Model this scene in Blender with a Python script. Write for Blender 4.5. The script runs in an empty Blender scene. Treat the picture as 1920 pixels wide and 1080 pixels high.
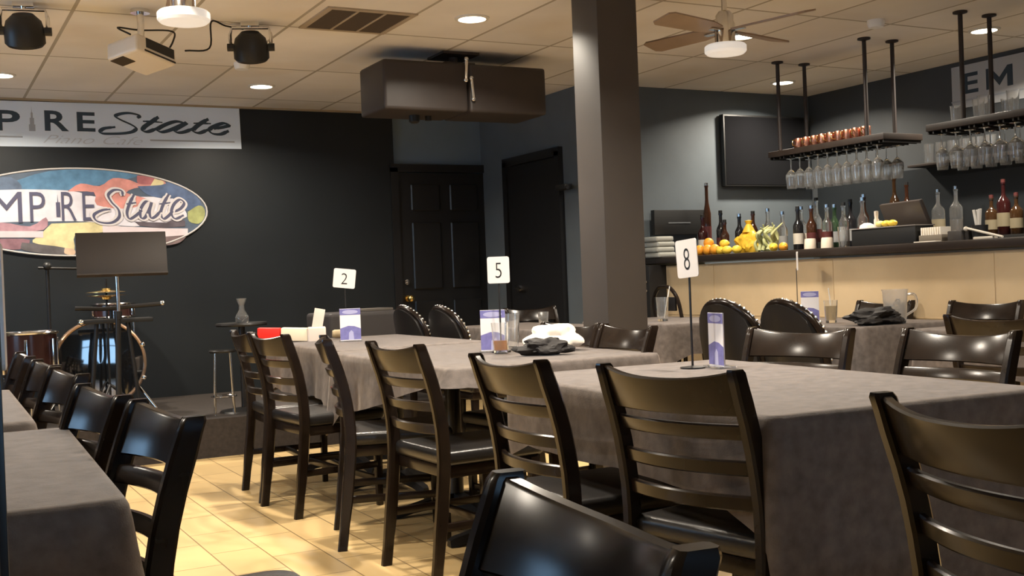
import bpy, bmesh, math, random
from mathutils import Vector, Matrix, noise
PI = math.pi
S = bpy.context.scene
COL = S.collection

# ------------------------------------------------------------------ camera
cam_d = bpy.data.cameras.new('camera'); cam = bpy.data.objects.new('camera', cam_d); COL.objects.link(cam)
cam_d.sensor_width = 36.0; cam_d.lens = 2097.0 * 36.0 / 1920.0; cam_d.clip_start = 0.05
EYE = Vector((0, 0, 1.09))
def cam_axes(yaw, pitch, roll):
    f = Vector((math.sin(yaw)*math.cos(pitch), math.cos(yaw)*math.cos(pitch), -math.sin(pitch)))
    r = Vector((math.cos(yaw), -math.sin(yaw), 0)); d = f.cross(r)
    return r*math.cos(roll)+d*math.sin(roll), d*math.cos(roll)-r*math.sin(roll), f
_r, _d, _f = cam_axes(math.radians(28.2585), math.radians(.50565), math.radians(2.1951))
cam.matrix_world = Matrix.Translation(EYE) @ Matrix((( _r.x, -_d.x, -_f.x), (_r.y, -_d.y, -_f.y), (_r.z, -_d.z, -_f.z))).to_4x4()
S.camera = cam
# ------------------------------------------------------------------ view, world (pale daylight outside the windows)
S.view_settings.view_transform = 'Standard'; S.view_settings.look = 'None'
S.view_settings.gamma = 1.0; S.view_settings.use_curve_mapping = False
S.view_settings.exposure = 0.0
W = bpy.data.worlds.new('daylight'); S.world = W; W.use_nodes = True
W.node_tree.nodes['Background'].inputs[0].default_value = (.38, .66, 1.0, 1)
W.node_tree.nodes['Background'].inputs[1].default_value = 8.0
CEIL = 2.585
CAN_POWER = 43.0
WARM = (1.0, .89, .74)

# ------------------------------------------------------------------ helpers
def lin(c):
    return tuple(((v/255.0)/12.92 if v/255.0 <= .04045 else ((v/255.0+.055)/1.055)**2.4) for v in c)
MATS = {}
def mat(name, col, rough=.5, metal=0.0, spec=.5, var=0.0, vscale=8.0, bump=0.0, bscale=60.0, trans=0.0, ior=1.45, emit=None, estr=0.0, coat=0.0, sheen=0.0, alpha=1.0):
    if name in MATS: return MATS[name]
    m = bpy.data.materials.new(name); m.use_nodes = True
    nt = m.node_tree; b = nt.nodes['Principled BSDF']
    b.inputs['Base Color'].default_value = (*col, 1); b.inputs['Roughness'].default_value = rough
    b.inputs['Metallic'].default_value = metal; b.inputs['Specular IOR Level'].default_value = spec
    b.inputs['Transmission Weight'].default_value = trans; b.inputs['IOR'].default_value = ior
    b.inputs['Coat Weight'].default_value = coat; b.inputs['Coat Roughness'].default_value = .15
    b.inputs['Sheen Weight'].default_value = sheen; b.inputs['Sheen Roughness'].default_value = .28; b.inputs['Alpha'].default_value = alpha
    if emit: b.inputs['Emission Color'].default_value = (*emit, 1); b.inputs['Emission Strength'].default_value = estr
    if var or bump:
        tc = nt.nodes.new('ShaderNodeTexCoord')
    if var:
        n = nt.nodes.new('ShaderNodeTexNoise'); n.inputs['Scale'].default_value = vscale; n.inputs['Detail'].default_value = 5
        nt.links.new(tc.outputs['Object'], n.inputs['Vector'])
        r = nt.nodes.new('ShaderNodeValToRGB')
        r.color_ramp.elements[0].position = .3; r.color_ramp.elements[1].position = .7
        r.color_ramp.elements[0].color = (*[max(0, c*(1-var)) for c in col], 1)
        r.color_ramp.elements[1].color = (*[min(1, c*(1+var)) for c in col], 1)
        nt.links.new(n.outputs['Fac'], r.inputs['Fac']); nt.links.new(r.outputs['Color'], b.inputs['Base Color'])
    if bump:
        n2 = nt.nodes.new('ShaderNodeTexNoise'); n2.inputs['Scale'].default_value = bscale; n2.inputs['Detail'].default_value = 4
        nt.links.new(tc.outputs['Object'], n2.inputs['Vector'])
        bp = nt.nodes.new('ShaderNodeBump'); bp.inputs['Strength'].default_value = bump; bp.inputs['Distance'].default_value = .01
        nt.links.new(n2.outputs['Fac'], bp.inputs['Height']); nt.links.new(bp.outputs['Normal'], b.inputs['Normal'])
    MATS[name] = m
    return m

def grid_mat(name, base, line, x0, px, y0, py, lw, stagger, var, rough, spec, noise_amt, stain=None):
    """rectangular tiles px by py with joints, tile-to-tile colour variation"""
    m = bpy.data.materials.new(name); m.use_nodes = True; nt = m.node_tree; N = nt.nodes; Lk = nt.links
    b = N['Principled BSDF']; b.inputs['Roughness'].default_value = rough; b.inputs['Specular IOR Level'].default_value = spec
    tc = N.new('ShaderNodeTexCoord'); sep = N.new('ShaderNodeSeparateXYZ'); Lk.new(tc.outputs['Object'], sep.inputs[0])
    def M(op, a, bb=None, c=None):
        n = N.new('ShaderNodeMath'); n.operation = op
        for i, v in enumerate((a, bb, c)):
            if v is None: continue
            if isinstance(v, (int, float)): n.inputs[i].default_value = v
            else: Lk.new(v, n.inputs[i])
        return n.outputs[0]
    u = M('DIVIDE', M('SUBTRACT', sep.outputs[0], x0), px); iu = M('FLOOR', u); fu = M('SUBTRACT', u, iu)
    v = M('DIVIDE', M('SUBTRACT', sep.outputs[1], y0), py)
    if stagger: v = M('ADD', v, M('MULTIPLY', M('MODULO', M('ADD', iu, 100.0), 2.0), .5))
    iv = M('FLOOR', v); fv = M('SUBTRACT', v, iv)
    du = M('MULTIPLY', M('MINIMUM', fu, M('SUBTRACT', 1.0, fu)), px)
    dv = M('MULTIPLY', M('MINIMUM', fv, M('SUBTRACT', 1.0, fv)), py)
    isline = M('LESS_THAN', M('MINIMUM', du, dv), lw/2)
    cx = N.new('ShaderNodeCombineXYZ'); Lk.new(iu, cx.inputs[0]); Lk.new(iv, cx.inputs[1])
    wn = N.new('ShaderNodeTexWhiteNoise'); wn.noise_dimensions = '3D'; Lk.new(cx.outputs[0], wn.inputs['Vector'])
    nz = N.new('ShaderNodeTexNoise'); nz.inputs['Scale'].default_value = 2.2; nz.inputs['Detail'].default_value = 6
    Lk.new(tc.outputs['Object'], nz.inputs['Vector'])
    k = M('ADD', M('MULTIPLY', M('SUBTRACT', wn.outputs['Value'], .5), var), M('MULTIPLY', M('SUBTRACT', nz.outputs['Fac'], .5), noise_amt))
    k = M('ADD', k, 1.0)
    mul = N.new('ShaderNodeVectorMath'); mul.operation = 'SCALE'; mul.inputs[0].default_value = base; Lk.new(k, mul.inputs['Scale'])
    colsock = mul.outputs[0]
    if stain:
        sc_, amt, scol = stain
        n3 = N.new('ShaderNodeTexNoise'); n3.inputs['Scale'].default_value = sc_; n3.inputs['Detail'].default_value = 3
        Lk.new(tc.outputs['Object'], n3.inputs['Vector'])
        rp = N.new('ShaderNodeMapRange'); rp.inputs[1].default_value = .52; rp.inputs[2].default_value = .72; rp.inputs[3].default_value = 0; rp.inputs[4].default_value = amt
        Lk.new(n3.outputs['Fac'], rp.inputs[0])
        mx = N.new('ShaderNodeMix'); mx.data_type = 'RGBA'; Lk.new(rp.outputs[0], mx.inputs[0]); Lk.new(colsock, mx.inputs[6]); mx.inputs[7].default_value = (*scol, 1)
        colsock = mx.outputs[2]
    mx2 = N.new('ShaderNodeMix'); mx2.data_type = 'RGBA'; Lk.new(isline, mx2.inputs[0]); Lk.new(colsock, mx2.inputs[6]); mx2.inputs[7].default_value = (*line, 1)
    Lk.new(mx2.outputs[2], b.inputs['Base Color'])
    bp = N.new('ShaderNodeBump'); bp.inputs['Strength'].default_value = .25; bp.inputs['Distance'].default_value = .004
    Lk.new(M('SUBTRACT', 1.0, isline), bp.inputs['Height']); Lk.new(bp.outputs['Normal'], b.inputs['Normal'])
    return m

class MB:
    def __init__(s): s.bm = bmesh.new()
    def box(s, c, size, rot=None, bevel=0.0, seg=2, taper=None):
        r = bmesh.ops.create_cube(s.bm, size=1.0); vs = r['verts']
        for v in vs:
            v.co = Vector((v.co.x*size[0], v.co.y*size[1], v.co.z*size[2]))
            if taper and v.co.z < 0: v.co.x *= taper; v.co.y *= taper
        if bevel:
            es = list({e for v in vs for e in v.link_edges})
            rb = bmesh.ops.bevel(s.bm, geom=es, offset=bevel, segments=seg, affect='EDGES', profile=.6)
            vs = list({v for f in rb['faces'] for v in f.verts} | {v for v in vs if v.is_valid})
        M_ = Matrix.Translation(Vector(c))
        if rot is not None: M_ = M_ @ rot.to_4x4()
        bmesh.ops.transform(s.bm, matrix=M_, verts=vs)
        return s
    def lathe(s, prof, seg=24, c=(0, 0, 0), rot=None, caps=True):
        M_ = Matrix.Translation(Vector(c))
        if rot is not None: M_ = M_ @ rot.to_4x4()
        rings = []
        for r, z in prof:
            rings.append([s.bm.verts.new(M_ @ Vector((max(r, 1e-5)*math.cos(2*PI*i/seg), max(r, 1e-5)*math.sin(2*PI*i/seg), z))) for i in range(seg)])
        for a, b in zip(rings, rings[1:]):
            for i in range(seg):
                j = (i+1) % seg; s.bm.faces.new((a[i], a[j], b[j], b[i]))
        if caps:
            s.bm.faces.new(rings[0][::-1]); s.bm.faces.new(rings[-1])
        return s
    def cyl(s, p, q, r, r2=None, seg=16):
        p = Vector(p); q = Vector(q); d = q-p
        rot = d.to_track_quat('Z', 'Y').to_matrix()
        return s.lathe([(r, 0), (r if r2 is None else r2, d.length)], seg, p, rot)
    def tube(s, pts, r, seg=8, closed=False):
        pts = [Vector(p) for p in pts]; n = len(pts); rings = []; prev = None
        for i, p in enumerate(pts):
            t = (pts[(i+1) % n]-pts[i-1]) if closed or 0 < i < n-1 else (pts[1]-pts[0] if i == 0 else pts[-1]-pts[-2])
            t.normalize()
            if prev is None: prev = t.orthogonal().normalized()
            a = (prev - t*prev.dot(t))
            a = a.normalized() if a.length > 1e-6 else t.orthogonal().normalized()
            prev = a; b = t.cross(a); rr = r[i] if isinstance(r, (list, tuple)) else r
            rings.append([s.bm.verts.new(p + (a*math.cos(2*PI*k/seg)+b*math.sin(2*PI*k/seg))*rr) for k in range(seg)])
        for i in range(n if closed else n-1):
            a, b = rings[i], rings[(i+1) % n]
            for k in range(seg):
                j = (k+1) % seg; s.bm.faces.new((a[k], a[j], b[j], b[k]))
        if not closed:
            s.bm.faces.new(rings[0][::-1]); s.bm.faces.new(rings[-1])
        return s
    def ball(s, c, r, seg=14, squash=(1, 1, 1), rot=None):
        rr = bmesh.ops.create_uvsphere(s.bm, u_segments=seg, v_segments=max(6, seg*2//3), radius=r)
        M_ = Matrix.Translation(Vector(c))
        if rot is not None: M_ = M_ @ rot.to_4x4()
        M_ = M_ @ Matrix.Diagonal((*squash, 1))
        bmesh.ops.transform(s.bm, matrix=M_, verts=rr['verts']); return s
    def sweep(s, frames):
        """frames: list of closed section loops (lists of Vectors), joined in order with end caps"""
        rings = [[s.bm.verts.new(p) for p in f] for f in frames]; n = len(rings[0])
        for a, b in zip(rings, rings[1:]):
            for k in range(n):
                j = (k+1) % n; s.bm.faces.new((a[k], a[j], b[j], b[k]))
        s.bm.faces.new(rings[0][::-1]); s.bm.faces.new(rings[-1]); return s
    def prism(s, poly, axis_map, d0, d1):
        a = [s.bm.verts.new(axis_map(u, v, d0)) for u, v in poly]; b = [s.bm.verts.new(axis_map(u, v, d1)) for u, v in poly]
        n = len(poly)
        for k in range(n): s.bm.faces.new((a[k], a[(k+1) % n], b[(k+1) % n], b[k]))
        s.bm.faces.new(a[::-1]); s.bm.faces.new(b); return s
    def build(s, name, m, parent=None, smooth=True, angle=40, loc=None, rz=None):
        bmesh.ops.recalc_face_normals(s.bm, faces=s.bm.faces)
        me = bpy.data.meshes.new(name); s.bm.to_mesh(me); s.bm.free()
        for mm in (m if isinstance(m, (list, tuple)) else [m]): me.materials.append(mm)
        if smooth:
            for p in me.polygons: p.use_smooth = True
            try: me.set_sharp_from_angle(angle=math.radians(angle))
            except Exception: pass
        o = bpy.data.objects.new(name, me); COL.objects.link(o)
        if parent is not None: o.parent = parent
        if loc is not None: o.location = loc
        if rz is not None: o.rotation_euler = (0, 0, rz)
        return o

def tag(o, label, cat, group=None, kind=None):
    o['label'] = label; o['category'] = cat
    if group: o['group'] = group
    if kind: o['kind'] = kind
    return o
def thing(name, label, cat, loc=(0, 0, 0), rz=0.0, group=None):
    o = bpy.data.objects.new(name, None); COL.objects.link(o); o.empty_display_size = .1
    o.location = loc; o.rotation_euler = (0, 0, rz)
    return tag(o, label, cat, group)
def struct(o): o['kind'] = 'structure'; return o
def dup(root, loc, rz, label, group=None, rot=None):
    r = root.copy(); COL.objects.link(r); r.location = loc
    r.rotation_euler = rot if rot else (0, 0, rz)
    r['label'] = label
    if group: r['group'] = group
    for ch in list(root.children):
        c = ch.copy(); COL.objects.link(c); c.parent = r
        for g in list(ch.children):
            d = g.copy(); COL.objects.link(d); d.parent = c
    return r
def catmull(pts, n=6):
    out = []; P = [Vector(p) for p in pts]; P = [P[0]*2-P[1]] + P + [P[-1]*2-P[-2]]
    for i in range(1, len(P)-2):
        for k in range(n):
            t = k/n; a, b, c, d = P[i-1], P[i], P[i+1], P[i+2]
            out.append(.5*((2*b)+(c-a)*t+(2*a-5*b+4*c-d)*t*t+(3*b-a-3*c+d)*t**3))
    out.append(P[-2]); return out
def text_bm(mb, string, box, amap, d0=0.0, d1=.002, bold=0.0, shear=0.0):
    """lettering fitted into box=(u0,u1,v0,v1); amap(u,v,d) -> point"""
    cu = bpy.data.curves.new('t', 'FONT'); cu.body = string; cu.offset = bold; cu.shear = shear; cu.extrude = 0; cu.resolution_u = 4
    ob = bpy.data.objects.new('t', cu); COL.objects.link(ob)
    me = bpy.data.meshes.new_from_object(ob)
    bpy.data.objects.remove(ob); bpy.data.curves.remove(cu)
    xs = [v.co.x for v in me.vertices]; ys = [v.co.y for v in me.vertices]
    x0, x1, y0, y1 = min(xs), max(xs), min(ys), max(ys)
    u0, u1, v0, v1 = box
    def mp(co, d): return amap(u0+(co.x-x0)/(x1-x0)*(u1-u0), v0+(co.y-y0)/max(1e-6, y1-y0)*(v1-v0), d)
    vs = [mb.bm.verts.new(mp(v.co, d1)) for v in me.vertices]
    for p in me.polygons:
        try: mb.bm.faces.new([vs[i] for i in p.vertices])
        except Exception: pass
    bpy.data.meshes.remove(me)
def stroke(mb, pts, amap, w_thin, w_thick, d):
    """brush-script stroke: a flat ribbon, thicker on the down strokes"""
    P = catmull([(p[0], p[1], 0) for p in pts], 7); n = len(P); L = []; R = []
    for i, p in enumerate(P):
        t = (P[min(i+1, n-1)]-P[max(i-1, 0)]).normalized()
        w = w_thin+(w_thick-w_thin)*abs(t.dot(Vector((.55, .83, 0))))**2
        if i < 3 or i > n-4: w *= .75
        nn = Vector((-t.y, t.x, 0))*w
        a, b = p+nn, p-nn
        dd = d+4e-5*i; L.append(mb.bm.verts.new(amap(a.x, a.y, dd))); R.append(mb.bm.verts.new(amap(b.x, b.y, dd)))
    for i in range(n-1): mb.bm.faces.new((L[i], L[i+1], R[i+1], R[i]))
def rotx(a): return Matrix.Rotation(a, 3, 'X')
def roty(a): return Matrix.Rotation(a, 3, 'Y')
def rotz(a): return Matrix.Rotation(a, 3, 'Z')
ORD = ['first', 'second', 'third', 'fourth', 'fifth', 'sixth', 'seventh', 'eighth', 'ninth', 'tenth', 'eleventh', 'twelfth', 'thirteenth']

# ------------------------------------------------------------------ materials
m_slate = mat('slate_paint', (.105, .125, .140), .55, var=.08, vscale=3, bump=.05, bscale=120)
m_black_paint = mat('black_paint', (.0155, .0185, .0210), .42, spec=.35, var=.1, vscale=2)  # black with the blue cast of daylight on the stage wall mixed in
m_column = mat('column_paint', (.062, .053, .048), .5, var=.1, vscale=2.5)
m_door = mat('door_black', (.012, .012, .013), .38)
m_frame = mat('door_frame_slate', (.085, .105, .125), .5)
m_wood = mat('espresso_wood', (.013, .0085, .0063), .2, spec=.32, var=.25, vscale=14)
m_vinyl = mat('black_vinyl', (.014, .013, .013), .30, spec=.55, bump=.06, bscale=90)
m_cloth = mat('charcoal_tablecloth', (.112, .093, .084), .75, var=.30, vscale=26, bump=.15, bscale=300, sheen=.45)
m_cloth.node_tree.nodes['Principled BSDF'].inputs['Sheen Tint'].default_value = (1, .85, .72, 1)
m_iron = mat('black_iron', (.012, .011, .011), .4)
m_chrome = mat('chrome', (.75, .75, .76), .14, metal=1)
m_brass = mat('brass', (.80, .58, .22), .25, metal=1)
m_copper = mat('copper', (.62, .29, .20), .32, metal=1)
m_glass = mat('clear_glass', (.95, .95, .94), .03, trans=.95, ior=1.45)
m_jug = mat('cloudy_plastic', (.85, .83, .80), .12, trans=.82, ior=1.35)
m_card = mat('white_card', (.80, .76, .74), .5)
m_ink = mat('black_ink', (.01, .01, .012), .5)
m_white = mat('white_plastic', (.72, .71, .68), .4)
m_cream = mat('cream_paper', (.80, .70, .52), .7)
m_napkin = mat('white_napkin', (.88, .82, .72), .8, bump=.25, bscale=25)
m_blackcloth = mat('black_napkin', (.012, .010, .010), .7, bump=.3, bscale=20)
m_lamp = mat('lamp_glow', (1, 1, 1), .5, emit=(1.0, .88, .68), estr=14)
m_tan = mat('tan_panel', (.60, .45, .27), .45, var=.07, vscale=4)
m_bartop = mat('dark_bar_top', (.028, .020, .016), .3)
m_plastic = mat('black_plastic', (.014, .014, .014), .45)
m_screen = mat('dark_screen', (.008, .008, .009), .12)
m_carpet = mat('stage_carpet', (.030, .023, .019), .9, var=.25, vscale=40)
m_banner = mat('banner_vinyl', (.70, .79, .90), .45)
m_navy = mat('navy_letter', (.030, .050, .072), .5)
m_grey = mat('grey_print', (.36, .38, .42), .5)
m_ceil = grid_mat('ceiling_tile', (.80, .77, .73), (.42, .38, .32), .807, .5806, 5.02, 1.24, .020, False, .16, .9, .2, .25, stain=(.9, .35, (.60, .47, .30)))
m_floor = grid_mat('floor_tile', (.67, .475, .225), (.27, .18, .085), 1.048, .2013, 7.06, .40, .006, True, .14, .32, .5, .18)

# ------------------------------------------------------------------ room shell
X0, X1, Y0, Y1, XB, YA = -3.2, 7.0, -3.2, 9.2, 4.67, 7.40
def slab(name, c, size, m): return struct(MB().box(c, size).build(name, m, smooth=False))
floor = slab('floor', ((X0+X1)/2, (Y0+Y1)/2, -.05), (X1-X0+.4, Y1-Y0+.4, .1), m_floor)
floor.data.transform(Matrix.Identity(4))
slab('ceiling', ((X0+X1)/2, (Y0+Y1)/2, CEIL+.05), (X1-X0+.4, Y1-Y0+.4, .1), m_ceil)
slab('wall_back', ((X0+XB)/2, Y1+.06, CEIL/2), (XB-X0+.2, .12, CEIL), mat('daylight_tint_slate', (.16, .215, .27), .55, var=.06, vscale=3))  # daylight on this wall is painted in as a lighter, bluer colour
slab('wall_stage', ((X0+3.79)/2, Y1-.015, CEIL/2), (3.79-X0, .05, CEIL), m_black_paint)
slab('wall_corridor', (XB+.06, (YA+Y1)/2, CEIL/2), (.12, Y1-YA, CEIL), m_slate)
slab('wall_alcove', ((XB+X1)/2+.06, YA+.06, CEIL/2), (X1-XB, .12, CEIL), m_slate)
slab('wall_bar', (X1+.06, (Y0+YA)/2, CEIL/2), (.12, YA-Y0, CEIL), mat('dark_slate_paint', (.055, .061, .066), .55, var=.08, vscale=3))
def wall_with_windows(name, along, fixed, lo, hi, wins, sill, head):
    """wall with rectangular openings"""
    mb = MB(); cuts = sorted(wins); t = .12
    def seg(a, b, z0, z1):
        c = ((a+b)/2, fixed, (z0+z1)/2) if along == 'x' else (fixed, (a+b)/2, (z0+z1)/2)
        sz = (b-a, t, z1-z0) if along == 'x' else (t, b-a, z1-z0)
        mb.box(c, sz)
    p = lo
    for a, b in cuts:
        seg(p, a, 0, CEIL); seg(a, b, 0, sill); seg(a, b, head, CEIL); p = b
    seg(p, hi, 0, CEIL)
    struct(mb.build(name, m_slate, smooth=False))
m_pane = bpy.data.materials.new('window_glass'); m_pane.use_nodes = True
_nt = m_pane.node_tree; _nt.nodes.clear()
_o = _nt.nodes.new('ShaderNodeOutputMaterial'); _mx = _nt.nodes.new('ShaderNodeMixShader'); _mx.inputs[0].default_value = .08
_t = _nt.nodes.new('ShaderNodeBsdfTransparent'); _g = _nt.nodes.new('ShaderNodeBsdfGlossy'); _g.inputs['Roughness'].default_value = .02
_nt.links.new(_t.outputs[0], _mx.inputs[1]); _nt.links.new(_g.outputs[0], _mx.inputs[2]); _nt.links.new(_mx.outputs[0], _o.inputs[0])
BWIN = [(-.25, .32), (.42, .99), (1.09, 1.66)]
LWIN = [(5.0, 6.9)]
wall_with_windows('wall_front', 'x', Y0-.06, X0-.1, X1+.1, BWIN, .75, 2.25)
wall_with_windows('wall_left', 'y', X0-.06, Y0, Y1, LWIN, .75, 2.25)
wn = 0
for along, fixed, wins in (('x', Y0-.06, BWIN), ('y', X0-.06, LWIN)):
    for a, b in wins:
        wn += 1; mb = MB()
        w = b-a; L = lambda u, z: ((a+u, fixed, z) if along == 'x' else (fixed, a+u, z))
        sz = lambda du, dz: ((du, .08, dz) if along == 'x' else (.08, du, dz))
        for u in (.025, w-.025): mb.box(L(u, 1.5), sz(.05, 1.5))
        for z in (.775, 2.225, 1.75): mb.box(L(w/2, z), sz(w, .05))
        fr = struct(mb.build('window_%d' % wn, m_plastic, smooth=False))
        pb = MB(); pb.box(L(w/2, 1.5), ((w-.06, .006, 1.44) if along == 'x' else (.006, w-.06, 1.44)))
        pb.build('pane', m_pane, fr, smooth=False)

# the round-cornered square pillar in the middle of the room
struct(MB().box((3.256, 4.926, CEIL/2), (.245, .245, CEIL), bevel=.006).build('pillar', m_column))

# stage
mb = MB(); mb.box(((X0+3.4)/2, (7.32+9.15)/2, .125), (3.4-X0, 9.15-7.32, .25)); struct(mb.build('stage_floor', m_carpet, smooth=False))

# doors
def panel_door(name, amap, w, h, panels, knob):
    fr = MB()
    for u in (-.035, w+.035): fr.box(amap(u, h/2+.02, -.02), tuple(abs(x) for x in (Vector(amap(.07, h+.04, .06))-Vector(amap(0, 0, 0)))))
    fr.box(amap(w/2, h+.04, -.02), tuple(abs(x) for x in (Vector(amap(w+.14, .07, .06))-Vector(amap(0, 0, 0)))))
    o = struct(fr.build(name, m_door, smooth=False))
    d = MB(); d.box(amap(w/2, h/2, -.012), tuple(abs(x) for x in (Vector(amap(w, h, .035))-Vector(amap(0, 0, 0)))))
    leaf = d.build('door_leaf', m_door, o, smooth=False)
    for (u0, u1, v0, v1) in panels:
        p = MB()
        size = tuple(abs(x) for x in (Vector(amap(u1-u0, v1-v0, .022))-Vector(amap(0, 0, 0))))
        p.box(amap((u0+u1)/2, (v0+v1)/2, -.036), size, bevel=.010, seg=1)
        p.build('panel', m_door, leaf, smooth=False)
    return o, leaf
am1 = lambda u, v, d: (3.82+u, 9.195+d, v)
o, leaf = panel_door('door_1', am1, .90, 2.06, [(.12, .40, .22, .92), (.50, .78, .22, .92), (.12, .40, 1.02, 1.62), (.50, .78, 1.02, 1.62), (.12, .40, 1.72, 1.96), (.50, .78, 1.72, 1.96)], None)
k = MB(); k.ball((3.875, 9.09, .945), .032); k.cyl((3.875, 9.16, .945), (3.875, 9.10, .945), .014); k.lathe([(.032, 0), (.028, .012)], 16, (3.875, 9.165, .945), rotx(PI/2)); k.build('door_knob', m_brass, leaf)
k = MB(); k.lathe([(.028, 0), (.024, .02), (.012, .022)], 16, (3.87, 9.165, 1.09), rotx(PI/2)); k.build('deadbolt', m_chrome, leaf)
am2 = lambda u, v, d: (4.675+d, 8.64-u, v)
o2, leaf2 = panel_door('door_2', am2, .83, 2.06, [], None)
k = MB(); k.lathe([(.026, 0), (.024, .015)], 16, (4.645, 8.50, 1.0), roty(-PI/2)); k.cyl((4.63, 8.50, 1.0), (4.60, 8.50, 1.0), .009); k.cyl((4.60, 8.50, 1.0), (4.60, 8.39, 1.0), .009); k.build('door_handle', m_chrome, leaf2)
k = MB(); k.box((4.62, 7.66, 1.80), (.07, .15, .045), bevel=.01); k.cyl((4.61, 7.60, 1.795), (4.56, 7.50, 1.785), .013)
tag(k.build('door_closer', m_plastic), 'small black arm fixed to the wall right of the narrow black door', 'door closer')

# trims: pale bead on top of the stage wall
struct(MB().box((2.0, 9.15, CEIL-.008), (3.6, .02, .016)).build('trim_1', mat('trim_tan', (.35, .27, .17), .5), smooth=False))

# ------------------------------------------------------------------ ceiling fittings
def can_light(x, y, label, power=CAN_POWER):
    t = thing('recessed_light', label, 'ceiling light', (x, y, CEIL), 0, 'recessed ceiling lights')
    MB().lathe([(.078, 0), (.100, 0), (.100, -.006), (.080, -.010), (.078, 0)], 32, caps=False).build('trim_ring', m_white, t)
    MB().lathe([(.079, -.003), (.04, -.006), (.0, -.007)], 32).build('diffuser', m_lamp, t)
    l = bpy.data.lights.new('lamp_light', 'AREA'); l.shape = 'DISK'; l.size = .14; l.energy = power; l.color = WARM; l.spread = math.radians(150)
    lo = bpy.data.objects.new('lamp_light', l); COL.objects.link(lo); lo.parent = t; lo.location = (0, 0, -.014)
    return t
can_light(2.886, 5.728, 'bright round recessed light right of the ceiling vent')
can_light(2.346, 8.165, 'bright round recessed light in front of the stage wall, below the dark stage lamp')
can_light(.584, 8.217, 'round recessed light at the left picture edge above the banner')
can_light(6.253, 6.89, 'round recessed light behind the far pair of rack poles')
can_light(6.206, 4.933, 'round recessed light beside the nearest rack pole by the bar banner')
for i, (x, y) in enumerate([(1.86, 5.15), (1.86, 3.30), (2.75, 3.0), (5.0, 2.6), (-1.7, 3.2), (-1.7, 6.2), (4.75, 5.6), (.55, 4.3)]):  # added lamps without a seen source, placed to light floor and tables
    can_light(x, y, 'added recessed ceiling light, %s of the fill lamps over the room' % ORD[i], CAN_POWER*(.75 if i == 7 else 1))

# air vent
t = thing('ceiling_vent', 'brown grille of the ceiling air vent with two pale dividers', 'vent', (2.29, 5.99, CEIL))
mb = MB()
for u in (-.245, .245): mb.box((u, 0, -.004), (.035, .52, .010))
for v in (-.245, .245): mb.box((0, v, -.004), (.46, .035, .010))
mb.build('frame', mat('vent_frame', (.42, .35, .27), .6), t, smooth=False)
mb = MB()
for u in (-.08, .08): mb.box((u, 0, -.006), (.014, .46, .010))
mb.build('divider', mat('vent_frame', (.42, .35, .27), .6), t, smooth=False)
mb = MB()
for i in range(22): mb.box((0, -.22+i*.021, -.004), (.46, .012, .008), rotx(.5))
mb.build('louvre', mat('vent_louvre', (.105, .078, .058), .6), t, smooth=False)
MB().box((0, 0, -.001), (.47, .47, .002)).build('backing', mat('vent_dark', (.05, .038, .03), .8), t, smooth=False)

# ceiling fans
def fan(x, y, label, a0):
    t = thing('ceiling_fan', label, 'ceiling fan', (x, y, CEIL), 0, 'ceiling fans')
    MB().lathe([(.0, 0), (.065, 0), (.06, -.03), (.03, -.055), (.0, -.055)], 24).build('canopy', m_brass, t)
    MB().cyl((0, 0, -.05), (0, 0, -.20), .014).build('downrod', m_chrome, t)
    MB().lathe([(.0, -.18), (.03, -.18), (.045, -.20), (.045, -.23), (.052, -.245), (.052, -.345), (.060, -.352), (.0, -.352)], 28).build('motor_housing', m_chrome, t)
    MB().lathe([(.0, -.350), (.098, -.350), (.106, -.358), (.106, -.385), (.095, -.396), (.0, -.400)], 32).build('light_disc', mat('fan_lens', (.80, .77, .74), .35, emit=(1, .93, .84), estr=.45), t)
    for i in range(4):
        a = a0+i*PI/2; R = rotz(a)
        b = MB(); poly = [(.06, -.035), (.16, -.06), (.47, -.068), (.50, -.05), (.50, .05), (.47, .068), (.16, .06), (.06, .035)]
        tilt = rotx(.22)
        b.prism(poly, lambda u, v, d: R @ (tilt @ Vector((u, v, d))) + Vector((0, 0, -.275)), -.004, .004)
        bl = b.build('blade', mat('fan_blade', (.30, .215, .155), .4, var=.1), t, smooth=False)
        MB().box(tuple(R @ Vector((.075, 0, 0)) + Vector((0, 0, -.283))), (.09, .03, .006), R).build('blade_iron', m_chrome, bl, smooth=False)
    return t
fan(3.70, 4.49, 'ceiling fan right of the pillar with brown blades and white lamp disc', math.radians(-48-28))
fan(1.03, 4.67, 'ceiling fan cut by the top picture edge above the projector', math.radians(80))

# smoke detectors
for x, y, lb in ((1.99, 7.36, 'small white sensor on the ceiling under the dark stage lamp'), (5.274, 4.969, 'small white smoke detector on the ceiling left of the rack poles')):
    MBo = MB().lathe([(.0, 0), (.052, 0), (.052, -.022), (.044, -.045), (.0, -.048)], 24).build('smoke_detector', m_white, loc=(x, y, CEIL)); MBo.data.materials[0] = mat('sensor_white', (.85, .86, .86), .4); tag(MBo, lb, 'smoke detector')

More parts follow.
